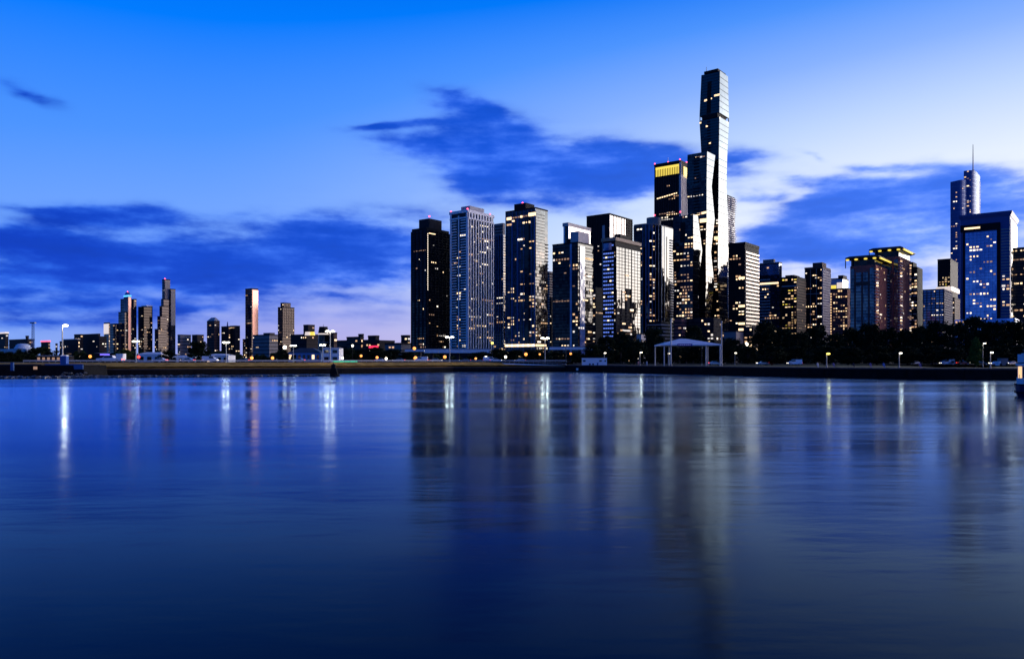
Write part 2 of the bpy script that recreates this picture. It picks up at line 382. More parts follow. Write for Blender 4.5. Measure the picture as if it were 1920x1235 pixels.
def mast(root, p, z0, z1, r=.6, m='metal_grey'): MB().cyl((p.x, p.y, z0), (p.x, p.y, z1), r, r * .4, 6).build('antenna', m, root)

# ------------------------------------------------------------------ water and land
SHORE = [(-900, 706, 215), (0, 705, 219), (300, 703, 233), (640, 700, 262), (850, 697.5, 291), (1060, 697, 298), (1130, 698, 285), (1300, 702, 243), (1500, 707, 205), (1700, 711, 182), (1920, 712, 177), (2300, 713, 172), (3200, 714, 168)]
SH = [Vector((X(px, D), D, 0)) for px, _, D in SHORE]
def shore_D(px):
    for (a, _, d0), (b, _, d1) in zip(SHORE, SHORE[1:]):
        if a <= px <= b: return d0 + (d1 - d0) * (px - a) / (b - a)
    return SHORE[-1][2]

wm = bpy.data.materials.new('lake_water'); wm.use_nodes = True; nt = wm.node_tree; b = nt.nodes['Principled BSDF']; LK = nt.links.new
OUTW = nt.nodes['Material Output']
tcw = nt.nodes.new('ShaderNodeTexCoord')
def wtex(scale, sx, sy, detail, rough=.5):
    m = nt.nodes.new('ShaderNodeMapping'); m.inputs['Scale'].default_value = (sx, sy, 1); LK(tcw.outputs['Object'], m.inputs[0])
    n = nt.nodes.new('ShaderNodeTexNoise'); n.inputs['Scale'].default_value = scale; n.inputs['Detail'].default_value = detail; n.inputs['Roughness'].default_value = rough
    LK(m.outputs[0], n.inputs['Vector']); return n.outputs['Fac']
def wmath(op, a, b_):
    n = nt.nodes.new('ShaderNodeMath'); n.operation = op
    for i, v in enumerate((a, b_)):
        if isinstance(v, (int, float)): n.inputs[i].default_value = v
        else: LK(v, n.inputs[i])
    return n.outputs[0]
def wrange(a, lo, hi, t0, t1):
    n = nt.nodes.new('ShaderNodeMapRange'); n.interpolation_type = 'SMOOTHSTEP'; LK(a, n.inputs[0])
    for i, v in enumerate((lo, hi, t0, t1)): n.inputs[i + 1].default_value = v
    return n.outputs[0]
patch = wtex(1., .010, .055, 4, .6)                    # wind patches and wakes, drawn out sideways
RGH = wrange(patch, .36, .64, .115, .19)
big = wtex(1., .13, .38, 3); small = wtex(1., .8, 2.0, 4)
hgt = wmath('ADD', wmath('MULTIPLY', big, 1.0), wmath('MULTIPLY', small, .20))
hgt = wmath('MULTIPLY', hgt, wrange(patch, .35, .65, .7, 1.0))
bp = nt.nodes.new('ShaderNodeBump'); bp.inputs['Strength'].default_value = .19; bp.inputs['Distance'].default_value = .22
LK(hgt, bp.inputs['Height'])
gl = nt.nodes.new('ShaderNodeBsdfGlossy'); gl.inputs['Color'].default_value = (.55, .76, 1., 1); LK(RGH, gl.inputs['Roughness']); LK(bp.outputs[0], gl.inputs['Normal'])
df = nt.nodes.new('ShaderNodeBsdfDiffuse'); df.inputs['Color'].default_value = (.0, .004, .016, 1)
fr = nt.nodes.new('ShaderNodeFresnel'); fr.inputs['IOR'].default_value = 1.333
mxw = nt.nodes.new('ShaderNodeMixShader'); LK(wmath('MINIMUM', wmath('MULTIPLY', wmath('POWER', fr.outputs[0], 1.75), 1.5), 1.), mxw.inputs[0]); LK(df.outputs[0], mxw.inputs[1]); LK(gl.outputs[0], mxw.inputs[2]); LK(mxw.outputs[0], OUTW.inputs['Surface'])
MATS['water'] = wm
tag(MB().add([(-3000, -600, 0), (3000, -600, 0), (3000, 1200, 0), (-3000, 1200, 0)], [(0, 1, 2, 3)]).build('water', 'water'), 'dark blue lake surface with long soft reflections', kind='structure')

mat('earth', (.018, .018, .014), .95, var=.3, vscale=.05, spec=.12)
mat('asphalt', (.04, .04, .045), .9, var=.2, vscale=.2, spec=.12)
mat('paving', (.055, .052, .06), .9, var=.2, vscale=.4, spec=.12)
mat('grass_lamplit', (.46, .26, .06), 1., var=.45, vscale=.35, bump=.5, bscale=2., spec=.05)  # brown street-lamp light put into the grass colour
mat('grass_dark', (.02, .035, .012), 1., var=.3, vscale=.2, spec=.12)
mat('wall_dark', (.008, .008, .010), .85, var=.35, vscale=.6, bump=.4, bscale=1.5, spec=.12)
mat('rock', (.05, .05, .055), .30, var=.4, vscale=1.2, bump=.4, bscale=3., spec=.6)
GZ = 2.55
def offs(k):       # shore line moved inland by k metres
    out = []
    for i, p in enumerate(SH):
        a = SH[max(i - 1, 0)]; c = SH[min(i + 1, len(SH) - 1)]; d = (c - a).normalized(); out.append(p + Vector((-d.y, d.x, 0)) * k)
    return out
g0 = offs(.6)
n_ = len(g0)
gv = [(p.x, p.y, GZ) for p in g0] + [(-9000 + 18000 * i / (n_ - 1), 14000, GZ) for i in range(n_)]
tag(MB().add(gv, [(i, i + 1, n_ + i + 1, n_ + i) for i in range(n_ - 1)]).build('ground', 'earth'), 'dark flat city ground behind the shore', kind='structure')

# ------------------------------------------------------------------ sea walls, embankment, promenade
def seawall(label, i0, i1, top, step, seed, name='seawall'):
    pts = []
    for i in range(i0, i1):
        a, b_ = SH[i], SH[i + 1]; n = max(1, round((b_ - a).length / step))
        pts += [a.lerp(b_, k / n) for k in range(n)]
    pts.append(SH[i1]); rnd = random.Random(seed)
    root = thing(name, label, 'sea wall', (pts[0].x, pts[0].y, 0))
    for a, b_ in zip(pts, pts[1:]):
        d = (b_ - a).normalized(); nrm = Vector((d.y, -d.x, 0)); pr = rnd.uniform(0, .10)
        q = [a + d * .04 + nrm * pr, b_ - d * .04 + nrm * pr, b_ - d * .04 - nrm * .8, a + d * .04 - nrm * .8]
        MB().prism(q, -1, top - .32).build('panel', 'wall_dark', root)
    cp_ = MB()
    for a, b_ in zip(pts, pts[1:]):
        d = (b_ - a).normalized(); nrm = Vector((d.y, -d.x, 0))
        cp_.prism([a + nrm * .22, b_ + nrm * .22, b_ - nrm * .9, a - nrm * .9], top - .32, top)
    cp_.build('coping', 'paving', root)
    return root
seawall('low black sea wall below the brown grass bank on the left', 0, 5, 1.95, 9, 1)
seawall('long dark concrete sea wall along the tree-lined promenade', 5, 12, 2.6, 7, 2)

# grass bank (lamplight put into its brown) and road behind the left sea wall
eo, ei, eb = offs(.9), offs(11), offs(95)
em = MB(); K = 6
def strip(A, B, za, zb, mb): mb.add([(p.x, p.y, za) for p in A] + [(p.x, p.y, zb) for p in B], [(i, i + 1, len(A) + i + 1, len(A) + i) for i in range(len(A) - 1)])
def fine(P, n):
    out = []
    for a, b_ in zip(P, P[1:]): out += [a.lerp(b_, k / n) for k in range(n)]
    return out + [P[-1]]
_r = random.Random(5); rows_ = []
A_, B_ = fine(eo[:6], 24), fine(ei[:6], 24)
for k in range(7):
    t = k / 6; row = []
    for i, (p, q) in enumerate(zip(A_, B_)):
        e = max(0., min(1., (len(A_) - 1 - i) / 16)); z = 1.97 + (1.75 * t ** .8 + _r.uniform(-.09, .09) * (0 < k < 6)) * (e if k else 1) + (0 if k else 0)
        row.append((*p.lerp(q, t).xy, max(z, 1.9)))
    rows_.append(row)
nA = len(A_); gm = MB()
gm.add([p for r_ in rows_ for p in r_], [(k * nA + i, k * nA + i + 1, (k + 1) * nA + i + 1, (k + 1) * nA + i) for k in range(6) for i in range(nA - 1)])
tag(gm.build('grass_bank', 'grass_lamplit', smooth=True), 'brown lamp-lit grass bank above the black sea wall', kind='structure')
rd = MB(); strip(ei[:6], eb[:6], 3.72, 3.72, rd); strip(eb[:6], offs(100)[:6], 3.72, 2.5, rd)
tag(rd.build('road', 'asphalt'), 'asphalt lakeside road on top of the bank', kind='structure')
pv = MB(); strip(offs(.9)[5:], offs(13)[5:], 2.61, 2.61, pv)
tag(pv.build('promenade', 'paving'), 'pale paved promenade on the right-hand sea wall', kind='structure')
lw = MB(); strip(offs(13)[6:], offs(170)[6:], 2.60, 2.60, lw)
tag(lw.build('lawn', 'grass_dark'), 'dark park lawn under the trees', kind='structure')

# ------------------------------------------------------------------ towers of the waterfront
G = 'skyscrapers of the waterfront'
# --- dark tower at the left end of the centre group
B = Block(905, 771, 800, 843, 431); rt = tower_root('apartment_tower', 'near-black apartment tower, leftmost of the tall centre group', 905, 800)
B.body(rt, 'glass_dark'); floors(rt, B.L, 3.2, .9, .5, 'slab_black'); floors(rt, B.R, 3.2, .9, .5, 'slab_black')
fins(rt, B.L, 7, .9, .7, 'slab_black'); fins(rt, B.R, 7, .9, .7, 'slab_black')
B.cap(rt, -.5, 3.2, 'stone_black'); B.pent(rt, .15, .8, .2, .75, 15, 'stone_dark'); beacon(rt, B.top(.5, .45), B.z1 + 19); mast(rt, B.top(.5, .45), B.z1 + 15, B.z1 + 19, .4)
lit(rt, B.L, 20, 11, v0=.06, v1=.95); lit(rt, B.R, 26, 12, v0=.04, v1=.95)
for k in range(30): one(rt, B.R, .03, .97 - k * .0145, .9, 1.3, 'win_white', .75)
one(rt, B.R, .22, .978, 11, 1.0, 'win_warm', .75)

# --- white gridded tower
B = Block(895, 844, 877, 925, 398, depth=30); rt = tower_root('residential_tower', 'white-framed tower with ladder-like balcony stacks and pale vertical fins', 895, 877)
B.body(rt, 'glass_dark')
for a, b_ in ((.02, .10), (.93, 1.)): panel(m_ := MB(), B.L, a, b_, 0, 1, .9); m_.build('pier', 'concrete_white', rt)
panel(m_ := MB(), B.L, .47, .53, 0, .985, .6); m_.build('pier', 'concrete_white', rt)
floors(rt, B.L, 3.1, 1.25, .85, 'concrete_white', .10, .38, v1=.97, name='balcony'); floors(rt, B.L, 3.1, 1.25, .85, 'concrete_white', .62, .93, v1=.97, name='balcony')
fins(rt, B.R, 4.5, 1.35, 1.0, 'concrete_white', v1=.965); floors(rt, B.R, 3.1, .3, .15, 'slab_black', v1=.965)
for k in range(9): panel(m_ := MB(), B.R, .02 + k * .109, .02 + k * .109 + .05, .965, 1, .92); m_.build('pier', 'concrete_white', rt)
B.cap(rt, .9, 3.2, 'concrete_white'); 
panel(m_ := MB(), B.L, 0, 1, .962, .972, 1.0); m_.build('cornice', 'concrete_white', rt)
panel(m_ := MB(), B.R, 0, 1, .958, .968, 1.0); m_.build('cornice', 'concrete_white', rt)
B.pent(rt, .1, .6, .15, .7, 9, 'stone_pale')
for a, b_ in ((.98, .02), (.04, .02), (.05, .9)): beacon(rt, B.top(a, b_), B.z1 + 3.4)
lit(rt, B.L, 24, 21, .38, .62, v1=.95, cw=3); lit(rt, B.L, 12, 24, .1, .9, v1=.9, cw=3, pr=.12); lit(rt, B.R, 62, 22, v1=.95, cw=3.9); lit(rt, B.R, 26, 23, .1, .8, .62, .96, cw=3.9, pal=('win_white',), fill=.6)
MB().prism(B.grow(3), 2.0, Z(656, 895)).build('podium', 'stone_dark', rt)
panel(m_ := MB(), Face(*[(p.x, p.y, z) for p, z in ((B.grow(3)[0], 9.), (B.grow(3)[1], 9.), (B.grow(3)[1], 17.), (B.grow(3)[0], 17.))]), 0, 1, .55, .8, .4); m_.build('canopy', 'concrete_white', rt)

# --- slim set-back tower
B = Block(985, 926, 944, 948, 440); rt = tower_root('apartment_tower', 'slim dark blue tower squeezed between the white-finned tower and the glass tower', 985, 936)
B.body(rt, 'glass_navy'); floors(rt, B.L, 3.3, .7, .4); fins(rt, B.L, 4, .6, .6, 'metal_blue'); floors(rt, B.R, 3.3, .7, .4)
B2 = Block(990, 926, 943, 947, 418, z0=B.z1 + .02); B2.body(rt, 'stone_grey', 'penthouse'); floors(rt, B2.L, 3.6, 1.3, .4, 'stone_dark')
lit(rt, B.L, 16, 31, v0=.05); lit(rt, B.R, 8, 32, v0=.05)

# --- blue glass tower with bright upper right face
B = Block(830, 948, 1004, 1027, 391); rt = tower_root('glass_tower', 'blue-black glass tower with a bright upper corner and flat dark rooftop box', 830, 1000)
B.body(rt, 'glass_navy')
fins(rt, B.L, 5.2, .35, .4, 'metal_blue'); floors(rt, B.L, 3.3, .30, .22, 'slab_black')
panel(m_ := MB(), B.L, .66, .80, .0, .965, 1.1); m_.build('recess_bay', 'glass_dark', rt)
for u in (.22, .42, .97): panel(m_ := MB(), B.L, u, u + .022, 0, .97, .9); m_.build('pier', 'metal_blue', rt)
panel(m_ := MB(), B.R, 0, .72, .60, .985, .7); m_.build('curtain_wall', 'glass_mirror', rt); floors(rt, B.R, 3.3, .45, .85, 'slab_black', 0, .72, .6, .985)
floors(rt, B.R, 3.3, .5, .5, 'slab_black', 0, 1, 0, .60); floors(rt, B.R, 3.3, .9, 1.1, 'slab_black', .74, 1, .6, .8, 'balcony')
B.cap(rt, .2, 1.6, 'stone_black'); B.pent(rt, .36, .75, .1, .8, 8.5, 'stone_black'); beacon(rt, B.top(.55, .3), B.z1 + 9)
lit(rt, B.L, 46, 41, .30, .98, .08, .80, run=4, cw=3.6); lit(rt, B.L, 12, 42, .05, .3, .03, .5, cw=3.6); lit(rt, B.L, 14, 43, .05, .95, .8, .97, run=3, cw=3.6, pr=1.2)
lit(rt, B.R, 34, 44, v1=.58); 
for k in range(17): one(rt, B.L, .03 + k * .0575, .112, 2.6 + (k * 7 % 3) * .7, 2.7, ('win_warm', 'win_white', 'win_warm')[k % 3], 1.3)
for k in range(6): one(rt, B.R, .06 + k * .15, .112, 2.6, 2.5, 'win_warm', .3)
for k in range(4): one(rt, B.L, .14 + k * .16, .036, 4.2, 3.0, 'win_warm', .4)
one(rt, B.L, .9, .965, 9, 3.6, 'win_warm', 1.2); one(rt, B.L, .13, .958, 7, 3, 'win_warm', .5)

# --- far striped sliver
B = Block(1300, 1026, 1030, 1040, 512); rt = tower_root('office_block', 'thin grey striped block glimpsed between the bright-cornered glass tower and the next dark tower', 1300, 1032)
B.body(rt, 'stone_dark'); floors(rt, B.R, 4.2, 1.6, .5, 'stone_pale'); floors(rt, B.L, 4.2, 1.6, .5, 'stone_pale'); B.cap(rt, .1, 3, 'stone_grey')

# --- dark tower with blue corner strips
B = Block(760, 1036, 1084, 1112, 456); rt = tower_root('glass_tower', 'black glass tower with two glowing blue vertical strips and pale rooftop block', 760, 1084)
B.body(rt, 'glass_dark')
floors(rt, B.L, 3.2, .6, .3); floors(rt, B.R, 3.2, .6, .3)
panel(m_ := MB(), B.L, .70, .77, 0, 1.0, .8); m_.build('corner_strip', 'glass_blue', rt); panel(m_ := MB(), B.R, .10, .42, 0, .98, .6); m_.build('corner_strip', 'glass_blue', rt)
B.cap(rt, .2, 1.5, 'stone_black'); p_ = B.pent(rt, .02, .32, .05, .75, 12, 'stone_pale'); B.pent(rt, .34, .5, .1, .7, 6, 'stone_black')
lit(rt, B.L, 46, 51, v0=.04, v1=.98); lit(rt, B.R, 26, 52, v0=.04, v1=.9, pr=.7)
# --- pale framed tower behind it
B = Block(1110, 1057, 1065, 1106, 424); rt = tower_root('office_tower', 'pale concrete-framed tower with glass top, behind the blue-stripped black tower', 1110, 1070)
B.body(rt, 'glass_mirror'); MB_ = MB()
for u in (.0, .93): panel(MB_, B.R, u, u + .07, 0, 1.0, 1.2)
panel(MB_, B.R, .07, .93, .962, 1.0, 1.2); MB_.build('frame', 'sunset_gloss', rt)
panel(m_ := MB(), B.R, .32, .60, .90, .955, .5); m_.build('louvre', 'stone_black', rt); floors(rt, B.R, 3.4, 1.4, .6, 'slab_black', .72, .86, .5, .95)
panel(m_ := MB(), B.L, 0, .3, 0, 1.0, .8); m_.build('pier', 'concrete_white', rt); B.cap(rt, 1.3, 5, 'stone_pale')

# --- tall dark tower with ribbed right face, sunset cream put into its panel
B = Block(1180, 1100, 1143, 1186, 402); rt = tower_root('office_tower', 'tall black slab with a sunset-lit cream ribbed side, behind the white mirrored tower', 1180, 1143)
B.body(rt, 'stone_black'); fins(rt, B.R, 8, 1.4, .8, 'stone_dark', .15, .98); panel(m_ := MB(), B.R, 0, .68, .3, .995, .5); m_.build('lit_face', 'sunset_gloss', rt)
floors(rt, B.R, 4, 1.6, .9, 'stone_black', .70, 1., .3, 1.); fins(rt, B.L, 4.5, .5, .4, 'stone_dark'); B.cap(rt, .3, 2, 'stone_black')
panel(m_ := MB(), B.L, .70, .80, .3, .93, 1.0); m_.build('pier', 'stone_pale', rt)
lit(rt, B.L, 18, 61, .3, 1, .3, .8)
# --- white mirrored tower
B = Block(790, 1130, 1154, 1200, 451); rt = tower_root('glass_tower', 'tower with bright white mirrored side, blue window grid and grey blank panel below', 790, 1154)
B.body(rt, 'stone_black')
for r_ in range(24):
    for c_ in range(5):
        if (r_ * 5 + c_ * 3) % 17 == 0: continue
        one(rt, B.L, .12 + c_ * .165, .965 - r_ * .0325, 2.0, 1.5, 'win_blue' if (r_ * 7 + c_ * 5) % 13 else 'win_white', .12)
panel(m_ := MB(), B.L, .06, .94, .025, .175, .8); m_.build('blank_panel', 'stone_pale', rt)
panel(m_ := MB(), B.L, .08, .72, .925, .985, .5); m_.build('top_window', 'glass_blue', rt)
for a, b_, v in ((.0, .36, .45), (.62, 1.0, .12), (.36, .62, .62)): panel(m_ := MB(), B.R, a + .005, b_ - .005, v, .95, .6 + a * .3); m_.build('curtain_wall', 'glass_mirror', rt); floors(rt, B.R, 3.4, .5, .75 + a * .3, 'stone_dark', a + .005, b_ - .005, v, .95); fins(rt, B.R, 6., .35, .8 + a * .3, 'stone_dark', a + .01, b_ - .01, v, .95)
floors(rt, B.R, 3.4, .9, .9, 'stone_dark', .0, .62, 0, .45, 'balcony'); fins(rt, B.R, 9, 1.2, .95, 'stone_dark', .02, .62, .05, .6)
B.cap(rt, 1.2, 3.4, 'cladding_tan'); B.pent(rt, .05, .5, .2, .6, 8, 'stone_black')
lit(rt, B.R, 26, 71, 0, .7, 0, .45, pr=1.0); lit(rt, B.R, 10, 72, 0, .7, .4, .8, pr=1.0); lit(rt, B.L, 8, 73, .9, 1.)

# --- rounded blue tower
def rounded(D, xl, xc, xr, ytop, n=7, rad=.55, z0=2.0, t=T):
    r_ = ring(D, xl, xc, xr, t); l, c, r, b_ = r_
    pts = [l]
    a0 = c + (l - c) * rad; a1 = c + (r - c) * rad
    for k in range(n + 1):
        q = k / n; pts.append(a0.lerp(c, q).lerp(c.lerp(a1, q), q))
    pts += [r, b_]; return pts, z0, Z(ytop, D)
def rfaces(pts, z0, z1): return [Face((a.x, a.y, z0), (b_.x, b_.y, z0), (b_.x, b_.y, z1), (a.x, a.y, z1)) for a, b_ in zip(pts[:-2], pts[1:-1])]
pts, z0, z1 = rounded(960, 1188, 1226, 1262, 419); rt = tower_root('glass_tower', 'blue glass tower with a smooth rounded corner and white balconies down its right edge', 960, 1226)
MB().prism(pts, z0, z1).build('wall', 'glass_mirror', rt)
fs = rfaces(pts, z0, z1)
floors(rt, fs[0], 3.3, .5, .4); lit(rt, fs[0], 26, 81, v0=.05)
for k, fc in enumerate(fs[1:-1]):
    fins(rt, fc, 30, .4, .3, 'metal_blue')
    if k in (2, 3): lit(rt, fc, 14, 82 + k, v0=.25, v1=.95, run=1, cw=3)
fc = fs[-1]; floors(rt, fc, 3.3, 1.1, 1.6, 'concrete_white', .62, 1., .25, .93, 'balcony'); floors(rt, fc, 3.3, .6, .5, 'slab_black', 0, .6, 0, .35); lit(rt, fc, 12, 88, 0, 1, .02, .3)
panel(m_ := MB(), fc, .22, .34, .45, .93, .5); m_.build('recess_bay', 'glass_dark', rt)
MB().prism([p + (sum(pts, Vector()) / len(pts) - p) * .02 for p in pts], z1 + .02, z1 + 1.5).build('parapet', 'stone_grey', rt)
c_ = sum(pts, Vector()) / len(pts); MB().cyl((c_.x, c_.y, z1 + 1), (c_.x, c_.y, z1 + 10), 9, 9, 16).build('penthouse', 'stone_grey', rt)
B = Block(800, 1215, 1240, 1262, 602); rt = tower_root('parking_garage', 'low open parking deck with pale floor edges below the rounded blue tower', 800, 1240, 'garage')
B.body(rt, 'slab_black'); floors(rt, B.L, 3.4, .9, .6, 'stone_pale', name='deck'); floors(rt, B.R, 3.4, .9, .6, 'stone_pale', name='deck'); lit(rt, B.L, 5, 89)

# --- granite tower with yellow crown
B = Block(1350, 1227, 1276, 1290, 304); rt = tower_root('office_tower', 'tall black tower with a glowing yellow crown and pale corner strip', 1350, 1276)
B.body(rt, 'stone_black'); fins(rt, B.L, 4.6, 1.0, .7, 'stone_dark', v1=.935); fins(rt, B.R, 5, 2.4, .6, 'stone_pale', 0, 1, 0, .94)
panel(m_ := MB(), B.L, .05, .97, .945, .992, .4); m_.build('crown_light', 'crown_yellow', rt); panel(m_ := MB(), B.R, .4, 1, .93, .985, .4); m_.build('crown_light', 'crown_yellow', rt)
fins(rt, B.L, 3.4, 1.1, .9, 'stone_black', .05, .97, .935, .98, 'crown_rib'); panel(m_ := MB(), B.L, .95, 1.03, 0, 1, .8); m_.build('corner_pier', 'stone_pale', rt)
B.cap(rt, .6, 3.5, 'stone_black'); mast(rt, B.top(.62, .5), B.z1 + 3, B.z1 + 16, .7)
for a, b_ in ((.98, 0), (.02, .0), (0, .8), (.5, .1)): beacon(rt, B.top(a, b_), B.z1 + 3.6, 1.3)
for v in (.52, .82): 
    for u in (-.01, 1.0): one(rt, B.L, min(max(u, .01), 1.), v - .07, 2.2, 2.2, 'beacon_red', 1.2, 'beacon')
lit(rt, B.L, 40, 91, .06, .94, .5, .93, cw=3.4, fh=3.9, run=4)
for k in range(13): one(rt, B.L, .12 + k * .06, .833 + k * .0012, 2.9, 2.0, 'win_warm', .3)
for k in range(9): one(rt, B.L, .2 + k * .07, .752, 2.4, 1.8, 'win_dim', .3)

# --- the tallest: three rippling stems
def stem(rt, D, levels, m, seed):
    """levels: (row, left, near corner, right) from the top down; returns left and right faces"""
    rings = []
    for y, xl, xc, xr in levels:
        z = Z(y, D) if y < 660 else 2.0
        rings.append([(p.x, p.y, z) for p in ring(D, xl, xc, xr)])
    rings = rings[::-1]; Ls, Rs = [], []
    body = MB().loft(rings).build('stem', m, rt)
    for a, b_ in zip(rings, rings[1:]):
        Ls.append(Face(a[0], a[1], b_[1], b_[0])); Rs.append(Face(a[1], a[2], b_[2], b_[1]))
    for fc in Ls: floors(body, fc, 3.6, .35, .18, 'slab_black')
    for fc in Rs: floors(body, fc, 7.2, .40, .15, 'slab_black')
    return body, Ls, Rs
rt = tower_root('skyscraper', 'tallest tower: three stepped rippling glass stems, dark left sides and bright mirrored right sides', 950, 1350)
D = 955
b1, L1, R1 = stem(rt, D, [(133, 1315, 1350, 1365), (211, 1311.5, 1349, 1366.8)], 'glass_mirror', 1)
b1b, L2, R2 = stem(rt, D, [(219, 1311.5, 1349, 1366.8), (285, 1315, 1348, 1363.5), (345, 1313, 1347.5, 1362), (410, 1316, 1347, 1365.2), (470, 1313, 1346.5, 1366), (540, 1316, 1346, 1362), (605, 1314, 1350, 1366), (670, 1315, 1351, 1366)], 'glass_mirror', 2)
rr = ring(D, 1316, 1345.5, 1361); MB().prism(rr, Z(219.2, D), Z(210.8, D)).build('blow_through_floor', 'stone_black', rt)
for p in ring(D, 1312.5, 1348.6, 1366): MB().cyl((p.x, p.y, Z(219, D)), (p.x, p.y, Z(211, D)), .5, .5, 6).build('column', 'metal_dark', rt)
MB().prism([Vector(p) for p in ring(D, 1320, 1346, 1361)], Z(133, D) + .02, Z(133, D) + 3).build('roof_plant', 'stone_black', rt); q = ring(D, 1320, 1346, 1361)[0]; mast(rt, q + Vector((3, 0, 0)), Z(133, D), Z(133, D) + 9, .5)
panel(m_ := MB(), L1[0], .36, .56, .02, .8, .3); m_.build('louvre', 'slab_black', b1); floors(b1, L1[0], 3.6, 1.6, .6, 'stone_black', .38, .54, .02, .8, 'vent')
for fc in L2[-3:]: floors(b1b, fc, 3.6, 1.6, .5, 'stone_black', .38, .54, 0, 1, 'vent')
for k in range(5): one(rt, L1[0], (.26, .32, .5, .56, .86)[k], (.36, .365, .37, .375, .43)[k], (2.4, 1.6, 2.2, 2.4, 7)[k], 2.2, 'win_warm')
for k in range(3): one(rt, L2[-1], (.04, .36, .5)[k], (.93, .8, .3)[k], 2.4, 2, 'win_warm')
for k in range(2): one(rt, R2[-1], (.06, .85)[k], .975, 3, 2.2, 'win_white')
lit(rt, L2[2], 10, 101, .7, 1.); lit(rt, L2[3], 9, 102, .7, 1.); lit(rt, L2[1], 6, 103, .7, 1.); lit(rt, R2[0], 5, 104); one(rt, L2[3], .9, .4, 6, 4, 'win_warm')
D = 930
b2, L3, R3 = stem(rt, D, [(284, 1289, 1326, 1341), (345, 1287.5, 1325, 1334.3), (405, 1290, 1325, 1340), (470, 1288, 1323.5, 1333), (530, 1290, 1324, 1339.5), (597, 1288, 1322, 1331), (670, 1288, 1322, 1334)], 'glass_mirror', 3)
floors(b2, L3[-1], 3.6, 1.6, .5, 'stone_black', .34, .62, 0, .95, 'vent'); floors(b2, L3[-2], 3.6, 1.6, .5, 'stone_black', .34, .62, 0, 1, 'vent')
lit(rt, L3[-1], 5, 105, .1, .9); lit(rt, L3[-2], 5, 106); lit(rt, L3[-3], 8, 107, .5, 1.)
for k in range(8): one(rt, L3[-2], .08 + k * .12, .06 + k * .008, 3.3, 2.6, ('win_warm', 'win_dim')[k % 3 == 2], .2)
one(rt, L3[-3], .85, .88, 10, 4.5, 'win_warm', .2)
D = 905
b3, L4, R4 = stem(rt, D, [(402, 1263, 1300, 1308.5), (465, 1261, 1300, 1316.5), (540, 1264, 1299, 1309), (600, 1262, 1299, 1312), (670, 1263, 1299, 1310)], 'glass_mirror', 4)
for i_, fc in enumerate(L4): lit(rt, fc, (10, 44, 34, 12)[i_], 110 + i_, run=4, cw=3.4)
panel(m_ := MB(), L4[-1], .36, .6, .2, .8, .2); m_.build('louvre', 'slab_black', b3); floors(b3, L4[-1], 3.6, 1.4, .5, 'stone_black', .36, .6, .2, .8, 'vent')
for fc in L4[:2]: floors(b3, fc, 3.6, .6, .4, 'stone_dark')

# --- wavy balcony tower behind
B = Block(1230, 1358, 1364, 1378, 368); rt = tower_root('residential_tower', 'tower with wavy pale balcony edges peeking out right of the tallest tower', 1230, 1366)
B.body(rt, 'glass_dark'); mb = MB()
nfl = int(B.R.H / 3.3)
for k in range(nfl):
    v = (k + .5) / nfl; e = 1.6 + 1.4 * math.sin(k * .35)
    bar_h(mb, B.R, v, .9, e + .4, .3, 1.); bar_h(mb, B.R, v + .0004, .9, 1.2, 0, .3)
mb.build('balcony', 'concrete_white', rt, 'stuff'); B.cap(rt, .2, 2, 'stone_dark')

# --- striped tower
mat('sunset_stripe', (.50, .42, .36), .4, .45)  # cream of the reflected bright sky put into the stripe colour
B = Block(905, 1366, 1397, 1423, 459); rt = tower_root('office_tower', 'block with black left face and sunset-lit cream horizontally striped right face beside the tallest tower', 890, 1397)
B.body(rt, 'stone_black'); floors(rt, B.R, 4.2, 2.0, .9, 'sunset_stripe', .02, .98, .08, .97, 'spandrel'); floors(rt, B.L, 3.4, 1., .4)
B.cap(rt, .5, 3.4, 'stone_black'); lit(rt, B.L, 34, 121, .05, .95, .12, .95, run=4); lit(rt, B.R, 10, 122, 0, 1, 0, .08)
for v in (.24, .33, .48, .28, .72): one(rt, B.L, .80, v, 7.5, 2.6, 'win_warm', .5)

# --- blue-topped office
B = Block(1010, 1424, 1461, 1466, 493); rt = tower_root('office_tower', 'office block with blue glass top floors and white striped facade', 1010, 1445)
B.body(rt, 'glass_navy'); panel(m_ := MB(), B.L, 0, 1, .885, .99, .6); m_.build('top_cladding', 'glass_silver', rt); floors(rt, B.L, 3.9, 1.5, .7, 'stone_pale', 0, .55, .1, .87, 'spandrel'); floors(rt, B.L, 3.9, .8, .5, 'slab_black', .55, 1, .1, .87)
B.cap(rt, .2, 1.5, 'stone_grey'); B.pent(rt, .3, .85, .2, .8, 6, 'stone_grey'); lit(rt, B.L, 46, 131, pr=.8)
for k in range(10): one(rt, B.L, .07 + k * .095, .80, 2.2, 2.2, 'win_warm', .8)
# --- lit black office
B = Block(1000, 1466, 1494, 1511, 521); rt = tower_root('office_block', 'dark office block with rows of yellow-lit floors, right of the blue-topped office', 935, 1494, 'office block')
B.body(rt, 'stone_black'); floors(rt, B.L, 3.6, 1.0, .4, 'stone_dark'); floors(rt, B.R, 3.6, 1.3, .4, 'stone_brown'); panel(m_ := MB(), B.L, 0, 1, .90, .915, .5); m_.build('cornice', 'stone_pale', rt); B.cap(rt, .3, 2, 'stone_dark'); B.pent(rt, .3, .9, .2, .8, 5, 'stone_dark')
lit(rt, B.L, 66, 141, run=5, pal=('win_warm', 'win_amber', 'crown_yellow', 'win_dim')); lit(rt, B.R, 18, 142)
